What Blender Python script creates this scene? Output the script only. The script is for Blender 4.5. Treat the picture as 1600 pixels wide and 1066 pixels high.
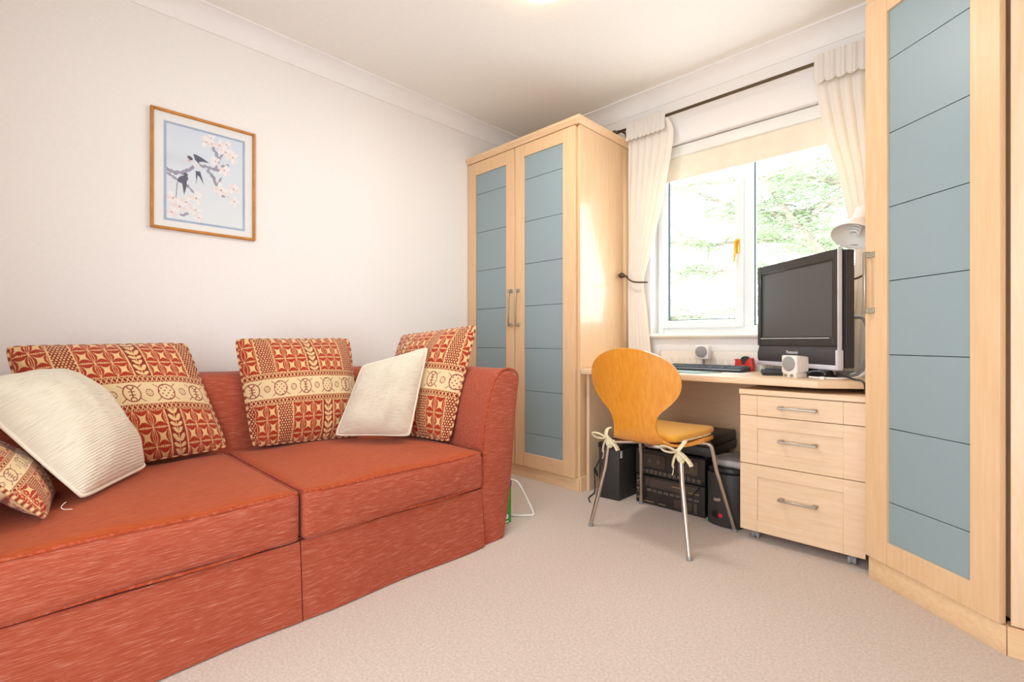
import bpy, bmesh, math, random
import numpy as np
from mathutils import Vector, Matrix

for o in list(bpy.data.objects):
    bpy.data.objects.remove(o, do_unlink=True)
scene = bpy.context.scene
C = scene.collection
R = math.radians
rnd = random.Random(7)
nrng = np.random.default_rng(5)

# ------------------------------------------------------------------ camera
cam_d = bpy.data.cameras.new('camera')
cam_d.sensor_width = 36.0
cam_d.lens = 36.0 * 760.0 / 1600.0
cam_d.clip_start = 0.02
cam = bpy.data.objects.new('camera', cam_d)
cam.location = (2.82, -3.0, 0.92)
cam.rotation_euler = (R(90), 0, R(44.5))
C.objects.link(cam)
scene.camera = cam

# ------------------------------------------------------------------ world + exposure
SKY = 2.4
w = bpy.data.worlds.new('world')
scene.world = w
w.use_nodes = True
bg = w.node_tree.nodes['Background']
bg.inputs[0].default_value = (0.87, 0.955, 1.06, 1)
bg.inputs[1].default_value = SKY
vs = scene.view_settings
vs.view_transform = 'Standard'
vs.look = 'None'
vs.gamma = 1.0
vs.use_curve_mapping = False
vs.exposure = 1.63
LAMP_W = 4.5

# daylight portal in the window opening (guides sampling, emits nothing itself)
pl = bpy.data.lights.new('window_portal', 'AREA')
pl.shape = 'RECTANGLE'; pl.size = 1.2; pl.size_y = 1.25
pl.cycles.is_portal = True
po = bpy.data.objects.new('window_portal', pl)
po.location = (1.77, 0.26, 1.59); po.rotation_euler = (R(-90), 0, 0)
C.objects.link(po)
pl2 = pl.copy(); pl2.name = 'fill_door_portal'; pl2.size = 1.7; pl2.size_y = 2.1  # portal for the added fill-light door behind the camera
po2 = bpy.data.objects.new('fill_door_portal', pl2)
po2.location = (2.35, -3.66, 1.05); po2.rotation_euler = (R(90), 0, 0)
C.objects.link(po2)

# ------------------------------------------------------------------ colour + materials
def lin(h):
    h = h.lstrip('#')
    v = [int(h[i:i+2], 16) / 255 for i in (0, 2, 4)]
    return tuple(c / 12.92 if c <= .04045 else ((c + .055) / 1.055) ** 2.4 for c in v)

MATS = {}
def nodes(name):
    m = bpy.data.materials.new(name); m.use_nodes = True
    nt = m.node_tree; b = nt.nodes['Principled BSDF']
    MATS[name] = m
    return m, nt, b
def setp(b, rough=.5, metal=0, spec=.5, sheen=0, coat=0):
    b.inputs['Roughness'].default_value = rough
    b.inputs['Metallic'].default_value = metal
    b.inputs['Specular IOR Level'].default_value = spec
    b.inputs['Sheen Weight'].default_value = sheen
    b.inputs['Coat Weight'].default_value = coat
def noise_col(nt, b, c1, c2, scale=(1, 1, 1), nscale=5, detail=4, lo=.35, hi=.65, bump=0, dist=.002, coord='Object', nrough=.6):
    L = nt.links
    tc = nt.nodes.new('ShaderNodeTexCoord'); mp = nt.nodes.new('ShaderNodeMapping')
    mp.inputs['Scale'].default_value = scale
    L.new(tc.outputs[coord], mp.inputs[0])
    n = nt.nodes.new('ShaderNodeTexNoise')
    n.inputs['Scale'].default_value = nscale; n.inputs['Detail'].default_value = detail
    n.inputs['Roughness'].default_value = nrough
    L.new(mp.outputs[0], n.inputs['Vector'])
    r = nt.nodes.new('ShaderNodeValToRGB')
    r.color_ramp.elements[0].position = lo; r.color_ramp.elements[1].position = hi
    r.color_ramp.elements[0].color = (*c1, 1); r.color_ramp.elements[1].color = (*c2, 1)
    L.new(n.outputs['Fac'], r.inputs[0])
    L.new(r.outputs[0], b.inputs['Base Color'])
    if bump:
        bp = nt.nodes.new('ShaderNodeBump'); bp.inputs['Strength'].default_value = bump
        bp.inputs['Distance'].default_value = dist
        L.new(n.outputs['Fac'], bp.inputs['Height']); L.new(bp.outputs[0], b.inputs['Normal'])
    return r, n, mp
def simple(name, c, rough=.5, metal=0, spec=.5, sheen=0, coat=0, var=.06, nscale=8, bump=0):
    m, nt, b = nodes(name)
    if isinstance(c, str): c = lin(c)
    setp(b, rough, metal, spec, sheen, coat)
    c2 = tuple(min(1, x * (1 + var)) for x in c); c1 = tuple(x * (1 - var) for x in c)
    noise_col(nt, b, c1, c2, nscale=nscale, bump=bump)
    return m
def woodmat(name, c1, c2, scale, rough=.38, spec=.4, coat=0):
    m, nt, b = nodes(name); setp(b, rough, 0, spec, 0, coat)
    noise_col(nt, b, lin(c1), lin(c2), scale=scale, nscale=3.0, detail=6, lo=.3, hi=.7, bump=.04, dist=.001)
    return m

simple('wall_paint', '#f5eee9', .85, spec=.2, var=.01, nscale=60, bump=.03)
simple('ceiling_paint', '#f7f1e8', .9, spec=.1, var=.01, nscale=40)
simple('coving_paint', '#f8f2ee', .7, spec=.2, var=.01)
woodmat('maple_v', '#e0b587', '#e9c298', (28, 28, 1.6))
woodmat('maple_side', '#e0b587', '#e9c298', (28, 28, 1.6), rough=.27, spec=.6, coat=.25)
woodmat('maple_h', '#e3b88a', '#eecaa0', (1.8, 26, 26))
woodmat('maple_pale_h', '#e2bd95', '#ebcbaa', (2.2, 24, 24))
woodmat('maple_pale_v', '#e2bd95', '#ebcbaa', (24, 24, 2.2))
woodmat('chair_ply', '#d88423', '#e59a38', (30, 30, 1.2), rough=.28, spec=.5, coat=.3)
simple('frame_wood', '#c98231', .35, var=.12, nscale=30)
simple('desk_under', '#8a5f45', .7)
m = simple('frosted_glass', '#90a0a3', .4, spec=.55, var=.02, nscale=300)
simple('glass_gap', '#20242a', .6)
simple('chrome', '#c9c4bd', .18, metal=1)
simple('satin_steel', '#b0a89c', .38, metal=1)
simple('bronze', '#5a4a33', .4, metal=.6)
simple('brass', '#d9a93f', .25, metal=1)
simple('upvc', '#eeefee', .35, var=.01)
simple('gasket', '#24303a', .6)
simple('sill_white', '#f4ece0', .4, var=.01)
simple('white_gloss', '#eee9e0', .35, var=.02)
simple('radiator_white', '#eee4d6', .45, var=.01)
simple('black_plastic', '#232020', .42, var=.15, nscale=60)
simple('black_box', '#34302d', .6, var=.2, nscale=120, bump=.1)
simple('black_gloss', '#141214', .18, var=.1)
simple('tv_bezel', '#2b2c2e', .3, var=.1)
simple('tv_screen', '#3f4344', .36, spec=.8, var=.03)
simple('tv_silver', '#d5d4da', .3, metal=.15)
simple('tv_body', '#3a383c', .5)
simple('grey_mesh', '#8e888a', .75, var=.12, nscale=700)
simple('speaker_white', '#ece3da', .4)
simple('speaker_grille', '#99938f', .8, var=.2, nscale=900)
simple('key_grey', '#5c6268', .45, var=.1)
simple('kb_body', '#33363a', .45)
simple('mat_green', '#7f9a94', .5)
simple('paper', '#f2ede6', .7, var=.02)
simple('red_plastic', '#cf2a20', .3)
simple('tape_black', '#2b3133', .5)
simple('green_card', '#2f9a3b', .5)
simple('label_white', '#eeeeee', .5, var=.02)
simple('label_blue', '#5c6580', .5)
simple('ink_dark', '#20242e', .5)
simple('switch_red', '#e02030', .4)
simple('cable_white', '#ece6e0', .5)
simple('cable_grey', '#8b8582', .5)
simple('cable_black', '#1e1c1c', .5)
simple('tray_grey', '#a29c98', .5, var=.1)
simple('tray_mesh', '#7a7370', .7, var=.25, nscale=200)
simple('gold_print', '#a5875e', .5)
simple('hifi_face', '#2b2622', .35, var=.1)
simple('hifi_window', '#4a3c34', .15)
simple('hifi_button', '#5c5048', .35)
simple('castor_grey', '#8f8d8c', .4)
simple('mat_board', '#f3f1ee', .75, var=.01)
simple('print_border', '#a3b4cd', .6, var=.1)
simple('tie_cream', '#dccda8', .85, var=.1, nscale=80)
simple('thread_white', '#e8ddd0', .8)
simple('bark', '#8c7d70', .85, var=.25, nscale=12)
simple('blind_fabric', '#f0e3cc', .9, var=.03, nscale=10)

# carpet
m, nt, b = nodes('carpet'); setp(b, .95, 0, .1, .25)
noise_col(nt, b, lin('#bba18e'), lin('#e6d3c5'), nscale=110, detail=8, lo=.3, hi=.7, bump=.6, dist=.006, nrough=.8)
# sofa chenille, streaks running along the length of the sofa
def chenille(name, dark, mid, light, scale):
    m, nt, b = nodes(name); setp(b, .88, 0, .1, .16)
    b.inputs['Sheen Roughness'].default_value = .45
    b.inputs['Sheen Tint'].default_value = (1, .75, .68, 1)
    r, n, mp = noise_col(nt, b, lin(dark), lin(light), scale=scale, nscale=10, detail=7, lo=.3, hi=.78, bump=.25, dist=.003, nrough=.7)
    e = r.color_ramp.elements.new(.52); e.color = (*lin(mid), 1)
chenille('sofa_fabric', '#943f2b', '#a84f38', '#cf917b', (16, 1.8, 46))
chenille('sofa_fabric_lit_top', '#9c3f1c', '#b04d26', '#c2683c', (30, 2.6, 30))  # same cloth for the seat tops, lit orange tone painted into the colour
chenille('sofa_piping', '#93341a', '#ad4a2c', '#c07a60', (8, 8, 8))
# cream ribbed weave
m, nt, b = nodes('cream_weave'); setp(b, .9, 0, .1, .3)
r, n, mp = noise_col(nt, b, lin('#b59c7c'), lin('#e6d8c2'), scale=(2.5, 75, 1), nscale=3.2, detail=5, lo=.2, hi=.5, bump=.6, dist=.003, coord='UV')
wv = nt.nodes.new('ShaderNodeTexWave'); wv.bands_direction = 'Y'; wv.inputs['Scale'].default_value = 18; wv.inputs['Distortion'].default_value = .6
wv.inputs['Detail Scale'].default_value = 3
tcw = nt.nodes.new('ShaderNodeTexCoord'); nt.links.new(tcw.outputs['UV'], wv.inputs['Vector'])
bpw = nt.nodes.new('ShaderNodeBump'); bpw.inputs['Strength'].default_value = .35; bpw.inputs['Distance'].default_value = .004
nt.links.new(wv.outputs['Fac'], bpw.inputs['Height'])
old = b.inputs['Normal'].links[0].from_node; nt.links.new(old.outputs[0], bpw.inputs['Normal']); nt.links.new(bpw.outputs[0], b.inputs['Normal'])
# vertex-colour materials for printed things
def vcol(name, rough, sheen=0, bump=0, spec=.15):
    m, nt, b = nodes(name); setp(b, rough, 0, spec, sheen)
    a = nt.nodes.new('ShaderNodeVertexColor'); a.layer_name = 'print'
    nt.links.new(a.outputs['Color'], b.inputs['Base Color'])
    if bump:
        tc = nt.nodes.new('ShaderNodeTexCoord'); n = nt.nodes.new('ShaderNodeTexNoise')
        n.inputs['Scale'].default_value = 260
        nt.links.new(tc.outputs['Object'], n.inputs['Vector'])
        bp = nt.nodes.new('ShaderNodeBump'); bp.inputs['Strength'].default_value = bump; bp.inputs['Distance'].default_value = .002
        nt.links.new(n.outputs['Fac'], bp.inputs['Height']); nt.links.new(bp.outputs[0], b.inputs['Normal'])
vcol('printed_cloth', .9, .2, .3)
vcol('printed_paper', .7)
# seat pad
m, nt, b = nodes('pad_cloth'); setp(b, .85, 0, .15, .2)
noise_col(nt, b, lin('#cf9128'), lin('#e0a53e'), scale=(60, 60, 60), nscale=3, bump=.2)
# curtain: thin cloth that lets daylight glow through
def cloth(name, c, ct, fac):
    m = bpy.data.materials.new(name); m.use_nodes = True; MATS[name] = m
    nt = m.node_tree; nt.nodes.clear()
    out = nt.nodes.new('ShaderNodeOutputMaterial'); mx = nt.nodes.new('ShaderNodeMixShader')
    d = nt.nodes.new('ShaderNodeBsdfDiffuse'); t = nt.nodes.new('ShaderNodeBsdfTranslucent')
    tc = nt.nodes.new('ShaderNodeTexCoord'); n = nt.nodes.new('ShaderNodeTexNoise'); n.inputs['Scale'].default_value = 180
    bp = nt.nodes.new('ShaderNodeBump'); bp.inputs['Strength'].default_value = .1; bp.inputs['Distance'].default_value = .002
    nt.links.new(tc.outputs['Object'], n.inputs['Vector']); nt.links.new(n.outputs['Fac'], bp.inputs['Height'])
    nt.links.new(bp.outputs[0], d.inputs['Normal'])
    d.inputs[0].default_value = (*lin(c), 1); t.inputs[0].default_value = (*lin(ct), 1)
    mx.inputs[0].default_value = fac
    nt.links.new(d.outputs[0], mx.inputs[1]); nt.links.new(t.outputs[0], mx.inputs[2]); nt.links.new(mx.outputs[0], out.inputs[0])
cloth('curtain_cloth', '#fbf4ee', '#f5e6c4', .3)
cloth('foliage', '#98a588', '#b2be90', .35)
# window / picture glass: mostly clear with a faint reflection
def clear_glass(name, fac, tint=(1, 1, 1)):
    m = bpy.data.materials.new(name); m.use_nodes = True; MATS[name] = m
    nt = m.node_tree; nt.nodes.clear()
    out = nt.nodes.new('ShaderNodeOutputMaterial'); mx = nt.nodes.new('ShaderNodeMixShader')
    t = nt.nodes.new('ShaderNodeBsdfTransparent'); g = nt.nodes.new('ShaderNodeBsdfGlossy')
    t.inputs[0].default_value = (*tint, 1); g.inputs['Roughness'].default_value = .02
    mx.inputs[0].default_value = fac
    nt.links.new(t.outputs[0], mx.inputs[1]); nt.links.new(g.outputs[0], mx.inputs[2]); nt.links.new(mx.outputs[0], out.inputs[0])
clear_glass('window_glass', .05, (.97, .99, .98))
clear_glass('picture_glass', .05)
# lamp bowl + bulb
m, nt, b = nodes('lamp_bowl'); setp(b, .3)
b.inputs['Base Color'].default_value = (*lin('#f2d9ae'), 1)
b.inputs['Emission Color'].default_value = (1, .84, .6, 1); b.inputs['Emission Strength'].default_value = 2.6

# ------------------------------------------------------------------ mesh helpers
def smooth(bm, ang=38):
    for f in bm.faces: f.smooth = True
    lim = R(ang)
    for e in bm.edges:
        if len(e.link_faces) == 2:
            if e.calc_face_angle(0) > lim: e.smooth = False
        else: e.smooth = False
def obj(name, bm, mat, parent=None, M=None, sm=True, ang=38):
    if M is not None: bmesh.ops.transform(bm, matrix=M, verts=bm.verts)
    if sm: smooth(bm, ang)
    me = bpy.data.meshes.new(name); bm.to_mesh(me); bm.free()
    for x in (mat if isinstance(mat, (list, tuple)) else [mat]): me.materials.append(MATS[x])
    o = bpy.data.objects.new(name, me); C.objects.link(o)
    if parent is not None: o.parent = parent
    return o
def tag(o, label, cat, group=None):
    o['label'] = label; o['category'] = cat
    if group: o['group'] = group
    return o
def thing(name, label, cat, loc=(0, 0, 0), rotz=0, group=None):
    o = bpy.data.objects.new(name, None); o.empty_display_size = .05
    C.objects.link(o); o.location = loc; o.rotation_euler = (0, 0, rotz)
    return tag(o, label, cat, group)
def struct(o):
    o['kind'] = 'structure'; return o
def stuff(o):
    o['kind'] = 'stuff'; return o
def box(bm, lo, hi, bev=0, seg=2):
    lo = Vector(lo); hi = Vector(hi)
    r = bmesh.ops.create_cube(bm, size=1)
    vs_ = r['verts']
    for v in vs_:
        v.co = Vector((lo[i] + (v.co[i] + .5) * (hi[i] - lo[i]) for i in range(3)))
    if bev:
        es = list({e for v in vs_ for e in v.link_edges})
        bmesh.ops.bevel(bm, geom=es, offset=bev, segments=seg, affect='EDGES', profile=.5)
    return bm
def B(lo, hi, bev=0, seg=2):
    return box(bmesh.new(), lo, hi, bev, seg)
def prism(bm, poly, z0, z1, bev=0):
    """poly: list of (x,y) counter-clockwise"""
    lo = [bm.verts.new((x, y, z0)) for x, y in poly]; hi = [bm.verts.new((x, y, z1)) for x, y in poly]
    n = len(poly); fs = [bm.faces.new(lo[::-1]), bm.faces.new(hi)]
    for i in range(n): fs.append(bm.faces.new((lo[i], lo[(i + 1) % n], hi[(i + 1) % n], hi[i])))
    bmesh.ops.recalc_face_normals(bm, faces=fs)
    if bev:
        es = list({e for f in fs for e in f.edges})
        bmesh.ops.bevel(bm, geom=es, offset=bev, segments=2, affect='EDGES', profile=.5)
    return bm
def tube(bm, pts, r, seg=8, closed=False, flat=1.0, rad=None, cap=True):
    pts = [Vector(p) for p in pts]; n = len(pts)
    rings = []; up = None
    for i, p in enumerate(pts):
        if closed: t = pts[(i + 1) % n] - pts[i - 1]
        else: t = pts[min(i + 1, n - 1)] - pts[max(i - 1, 0)]
        t.normalize()
        if up is None:
            up = Vector((0, 0, 1)) if abs(t.z) < .9 else Vector((0, 1, 0))
        up = (up - t * up.dot(t)); up.normalize()
        s = t.cross(up)
        rr = rad[i] if rad else r
        rings.append([bm.verts.new(p + (s * math.cos(a) + up * math.sin(a) * flat) * rr) for a in [2 * math.pi * k / seg for k in range(seg)]])
    m_ = n if closed else n - 1
    fs = []
    for i in range(m_):
        a, b_ = rings[i], rings[(i + 1) % n]
        for k in range(seg):
            fs.append(bm.faces.new((a[k], a[(k + 1) % seg], b_[(k + 1) % seg], b_[k])))
    if not closed and cap:
        fs.append(bm.faces.new(rings[0][::-1])); fs.append(bm.faces.new(rings[-1]))
    bmesh.ops.recalc_face_normals(bm, faces=fs)
    return bm
def T(pts, r, **k): return tube(bmesh.new(), pts, r, **k)
def lathe(bm, prof, seg=32, c=(0, 0, 0), scal=None):
    rings = []; c = Vector(c)
    for r_, z in prof:
        if r_ < 1e-6: rings.append([bm.verts.new(c + Vector((0, 0, z)))])
        else:
            ring = []
            for k in range(seg):
                a = 2 * math.pi * k / seg; q = r_ * (scal(a, z) if scal else 1)
                ring.append(bm.verts.new(c + Vector((q * math.cos(a), q * math.sin(a), z))))
            rings.append(ring)
    fs = []
    for a, b_ in zip(rings, rings[1:]):
        for k in range(seg):
            k2 = (k + 1) % seg
            if len(a) == 1 and len(b_) == 1: continue
            if len(a) == 1: fs.append(bm.faces.new((a[0], b_[k], b_[k2])))
            elif len(b_) == 1: fs.append(bm.faces.new((a[k], b_[0], a[k2])))
            else: fs.append(bm.faces.new((a[k], b_[k], b_[k2], a[k2])))
    for rg, rev in ((rings[0], True), (rings[-1], False)):
        if len(rg) > 1: fs.append(bm.faces.new(rg))
    bmesh.ops.recalc_face_normals(bm, faces=fs)
    return bm
def spline(pts, n=8, closed=False):
    P = [Vector(p) for p in pts]; out = []; L = len(P)
    rng = range(L) if closed else range(L - 1)
    for i in rng:
        if closed: a, b_, c, d = P[i - 1], P[i], P[(i + 1) % L], P[(i + 2) % L]
        else: a, b_, c, d = P[max(i - 1, 0)], P[i], P[i + 1], P[min(i + 2, L - 1)]
        for k in range(n):
            t = k / n
            out.append(.5 * ((2 * b_) + (c - a) * t + (2 * a - 5 * b_ + 4 * c - d) * t * t + (3 * b_ - a - 3 * c + d) * t ** 3))
    if not closed: out.append(P[-1])
    return out
def rbox(lo, hi, r, cuts=14, crown=0, shape=None):
    bm = bmesh.new(); bmesh.ops.create_cube(bm, size=2)
    bmesh.ops.subdivide_edges(bm, edges=list(bm.edges), cuts=cuts, use_grid_fill=True)
    lo = Vector(lo); hi = Vector(hi); ce = (lo + hi) / 2; h = (hi - lo) / 2
    for v in bm.verts:
        t = v.co.copy()
        p = Vector((math.copysign(abs(t[i]) ** .8, t[i]) * h[i] for i in range(3)))
        q = Vector((max(-(h[i] - r), min(h[i] - r, p[i])) for i in range(3)))
        d = p - q
        if d.length > 1e-9: p = q + d.normalized() * r
        p = ce + p
        if crown and t.z > 0: p.z += crown * (1 - t.x ** 2) * (1 - t.y ** 2) * t.z
        if shape: p = shape(p, t)
        v.co = p
    return bm
def frame_mesh(x0, x1, z0, z1, gx0, gx1, gz0, gz1, y0, y1, bev=.0015):
    """rectangular frame (two stiles, two rails) as one mesh, y0 front .. y1 back"""
    bm = bmesh.new()
    box(bm, (x0, y0, z0), (gx0, y1, z1), bev, 1); box(bm, (gx1, y0, z0), (x1, y1, z1), bev, 1)
    box(bm, (gx0 - .0005, y0 + .0006, z0), (gx1 + .0005, y1, gz0), bev, 1); box(bm, (gx0 - .0005, y0 + .0006, gz1), (gx1 + .0005, y1, z1), bev, 1)
    return bm
def text_part(name, s, size, mat, parent, M, ext=.0004):
    cu = bpy.data.curves.new(name, 'FONT'); cu.body = s; cu.size = size; cu.extrude = ext; cu.align_x = 'CENTER'
    to = bpy.data.objects.new('tmp_text', cu); C.objects.link(to)
    dg = bpy.context.evaluated_depsgraph_get()
    me = bpy.data.meshes.new_from_object(to.evaluated_get(dg))
    bpy.data.objects.remove(to, do_unlink=True)
    me.name = name; me.materials.clear(); me.materials.append(MATS[mat]); me.transform(M)
    o = bpy.data.objects.new(name, me); C.objects.link(o); o.parent = parent
    return o
def Rz(a): return Matrix.Rotation(a, 4, 'Z')
def Tr(*v): return Matrix.Translation(v)

# ------------------------------------------------------------------ room shell
RX, RY, CH = 3.42, -3.45, 2.575
WX0, WX1, WZ0, WZ1 = 1.185, 2.36, .965, 2.205      # window opening
struct(obj('floor', B((-.2, RY - .2, -.1), (RX + .2, .25, 0)), 'carpet', sm=False))
struct(obj('ceiling', B((-.2, RY - .2, CH), (RX + .2, .25, CH + .12)), 'ceiling_paint', sm=False))
struct(obj('wall_left', B((-.2, RY - .2, 0), (0, .25, CH)), 'wall_paint', sm=False))
struct(obj('wall_right', B((RX, RY - .2, 0), (RX + .2, .25, CH)), 'wall_paint', sm=False))
DX0, DX1, DZ1 = 1.5, 3.2, 2.1                      # unseen glazed double door, added for fill light from behind the camera
bm = bmesh.new()
box(bm, (0, RY - .2, 0), (DX0, RY, CH)); box(bm, (DX1, RY - .2, 0), (RX, RY, CH)); box(bm, (DX0, RY - .2, DZ1), (DX1, RY, CH))
struct(obj('wall_front', bm, 'wall_paint', sm=False))
dr = bpy.data.objects.new('added_fill_door', None); C.objects.link(dr); dr.location = ((DX0 + DX1) / 2, RY - .1, 0); struct(dr)  # added door out of view, lets daylight fill the room
DRM = Tr(-(DX0 + DX1) / 2, -RY + .1, 0)
obj('frame', frame_mesh(DX0, DX1, 0, DZ1, DX0 + .04, DX1 - .04, .03, DZ1 - .04, RY - .14, RY - .06, .004), 'upvc', dr, DRM)
dm = (DX0 + DX1) / 2
for a, b_ in ((DX0 + .04, dm - .001), (dm + .001, DX1 - .04)):
    lf = obj('fill_door_leaf', frame_mesh(a, b_, .03, DZ1 - .04, a + .07, b_ - .07, .12, DZ1 - .11, RY - .125, RY - .075, .004), 'upvc', dr, DRM)
    obj('pane', B((a + .065, RY - .102, .115), (b_ - .065, RY - .098, DZ1 - .105)), 'window_glass', lf, DRM, sm=False)

bm = bmesh.new()
box(bm, (0, 0, 0), (WX0, .25, CH)); box(bm, (WX1, 0, 0), (RX, .25, CH))
box(bm, (WX0, 0, 0), (WX1, .25, WZ0)); box(bm, (WX0, 0, WZ1), (WX1, .25, CH))
struct(obj('wall_back', bm, 'wall_paint', sm=False))
def coving(length):
    prof = [(0, -.092), (.006, -.092), (.006, -.086)]
    for k in range(11):
        a = math.pi / 2 * k / 10
        prof.append((.006 + .084 * (1 - math.cos(a)), -.086 + .078 * math.sin(a)))
    prof += [(.096, -.008), (.096, 0), (0, 0)]
    bm = bmesh.new()
    a = [bm.verts.new((0, p[0], p[1])) for p in prof]; b_ = [bm.verts.new((length, p[0], p[1])) for p in prof]
    n = len(prof); fs = [bm.faces.new(a), bm.faces.new(b_)]
    for i in range(n): fs.append(bm.faces.new((a[i], a[(i + 1) % n], b_[(i + 1) % n], b_[i])))
    bmesh.ops.recalc_face_normals(bm, faces=fs)
    return bm
for i, (p, a, L) in enumerate((((0, 0, CH), -90, 3.45), ((RX, 0, CH), 180, RX), ((RX, RY, CH), 90, 3.45), ((0, RY, CH), 0, RX))):
    struct(obj('trim_%d' % (i + 1), coving(L), 'coving_paint', M=Tr(*p) @ Rz(R(a)), ang=30))

# window
win = bpy.data.objects.new('window_1', None); C.objects.link(win); win.location = (WX0, .1, WZ0); struct(win)
WM = Tr(-WX0, -.1, -WZ0)
obj('frame', frame_mesh(WX0, WX1, WZ0, WZ1, WX0 + .045, WX1 - .045, WZ0 + .05, WZ1 - .05, .1, .165, .004), 'upvc', win, WM)
mx0, mx1 = 1.742, 1.806
obj('mullion', B((mx0, .1, WZ0 + .049), (mx1, .165, WZ1 - .049), .004), 'upvc', win, WM)
sash = obj('sash', frame_mesh(WX0 + .037, mx0 + .012, WZ0 + .04, WZ1 - .04, WX0 + .079, mx0 - .036, WZ0 + .092, WZ1 - .09, .083, .13, .004), 'upvc', win, WM)
def gasket(x0, x1, z0, z1, y):
    return frame_mesh(x0, x1, z0, z1, x0 + .006, x1 - .006, z0 + .006, z1 - .006, y, y + .02, .0005)
obj('gasket', gasket(WX0 + .078, mx0 - .035, WZ0 + .091, WZ1 - .089, .098), 'gasket', sash, WM)
obj('pane', B((WX0 + .07, .112, WZ0 + .085), (mx0 - .028, .116, WZ1 - .08)), 'window_glass', sash, WM, sm=False)
obj('gasket', gasket(mx1 - .001, WX1 - .044, WZ0 + .049, WZ1 - .049, .118), 'gasket', win, WM)
obj('pane', B((mx1 - .006, .13, WZ0 + .044), (WX1 - .04, .134, WZ1 - .044)), 'window_glass', win, WM, sm=False)
bm = bmesh.new()
box(bm, (1.715, .074, 1.455), (1.733, .084, 1.545), .004)
tube(bm, spline([(1.724, .075, 1.53), (1.724, .05, 1.532), (1.722, .043, 1.52), (1.718, .043, 1.46), (1.712, .046, 1.40)], 5), .0065, rad=None)
wh = obj('handle', bm, 'brass', sash, WM); wh['label'] = 'polished brass window handle'
def sill_profile():
    bm = bmesh.new()
    prof = [(.1, 0), (.1, -.032), (-.028, -.032)] + [(-.028 - .016 * math.sin(math.pi * k / 8), -.032 + .032 * k / 8) for k in range(1, 8)] + [(-.028, 0)]
    a = [bm.verts.new((WX0 - .03 if y < .0 else WX0 - .03, y, WZ0 + .004 + z)) for y, z in prof]
    b_ = [bm.verts.new((WX1 + .03, y, WZ0 + .004 + z)) for y, z in prof]
    n = len(prof); fs = [bm.faces.new(a), bm.faces.new(b_)]
    for i in range(n): fs.append(bm.faces.new((a[i], a[(i + 1) % n], b_[(i + 1) % n], b_[i])))
    bmesh.ops.recalc_face_normals(bm, faces=fs); return bm
obj('sill', sill_profile(), 'sill_white', win, WM)

# ------------------------------------------------------------------ wardrobes
def door(parent, M, wdt, z0, z1, g, lines, hx, hz, hside):
    """door in local coords: x along the front, front face at y=-.02; g=(gx0,gx1,gz0,gz1)"""
    gx0, gx1, gz0, gz1 = g
    d = obj('door', frame_mesh(0, wdt, z0, z1, gx0, gx1, gz0, gz1, -.022, 0), 'maple_v', parent, M)
    zs = [gz0 - .004] + sorted(lines) + [gz1 + .004]
    obj('backing_panel', B((gx0 - .004, -.006, gz0 - .004), (gx1 + .004, -.003, gz1 + .004)), 'glass_gap', d, M, sm=False)
    for a, b_ in zip(zs, zs[1:]):
        obj('glass_pane', B((gx0 - .003, -.0125, a + .0013), (gx1 + .003, -.0075, b_ - .0013), .0008, 1), 'frosted_glass', d, M)
    bm = bmesh.new()
    box(bm, (hx - .006, -.052, hz[0]), (hx + .006, -.042, hz[1]), .002, 1)
    for z in (hz[0], hz[1] - .022):
        box(bm, (hx - .006, -.043, z), (hx + .006, -.021, z + .022), .001, 1)
        box(bm, (min(hx - .006, hx + hside * .02), -.0275, z), (max(hx + .006, hx + hside * .02), -.021, z + .022), .001, 1)
    obj('handle', bm, 'satin_steel', d, M)
    return d

# left wardrobe (against left wall and back wall)
LWX, LWY = 1.035, -.588
wl = thing('wardrobe', 'tall maple wardrobe with two frosted glass doors beside the sofa', 'wardrobe', (.52, -.3, 0))
WLM = Tr(-.52, .3, 0)
bm = bmesh.new()
box(bm, (.004, LWY, .085), (LWX - .02, -.006, 2.235))
obj('carcass', bm, 'maple_v', wl, WLM, sm=False)
obj('side_panel', B((LWX - .0195, LWY - .001, .0), (LWX, -.005, 2.245), .0015, 1), 'maple_side', wl, WLM)
obj('plinth', B((.004, LWY - .008, 0), (LWX - .004, LWY + .02, .078), .0015, 1), 'maple_h', wl, WLM)
obj('plinth', B((LWX + .0005, LWY - .008, 0), (LWX + .012, LWY + .11, .088), .0015, 1), 'maple_h', wl, WLM)
cp = [(-.0, 0), (.004, 0), (.012, .012), (.018, .02), (.022, .038), (0, .038)]
bm = bmesh.new()
def cornice(bm, path, prof, z):
    """sweep profile (out, up) along plan path of (x,y,nx,ny) mitred points"""
    rings = [[bm.verts.new((x + o * nx, y + o * ny, z + u)) for o, u in prof] for x, y, nx, ny in path]
    n = len(prof); fs = [bm.faces.new(rings[0]), bm.faces.new(rings[-1])]
    for a, b_ in zip(rings, rings[1:]):
        for i in range(n): fs.append(bm.faces.new((a[i], a[(i + 1) % n], b_[(i + 1) % n], b_[i])))
    bmesh.ops.recalc_face_normals(bm, faces=fs)
cornice(bm, [(.004, LWY - .02, 0, -1), (LWX, LWY - .02, 1, -1), (LWX, -.004, 1, 0)], [(-.03, 0), (.006, 0), (.01, .006), (.018, .018), (.024, .024), (.026, .04), (-.03, .04)], 2.246)
obj('cornice', bm, 'maple_h', wl, WLM, ang=20)
obj('top_panel', B((.004, LWY - .01, 2.25), (LWX - .01, -.006, 2.28)), 'maple_h', wl, WLM, sm=False)
ll = [2.005 - .2835 * k for k in range(7)]
door(wl, WLM @ Tr(.008, LWY - .001, 0), .487, .08, 2.242, (.082, .405, .17, 2.15), ll, .452, (1.02, 1.275), 1)
door(wl, WLM @ Tr(.501, LWY - .001, 0), .512, .08, 2.242, (.082, .415, .17, 2.16), ll, .026, (1.02, 1.275), 1)

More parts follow.
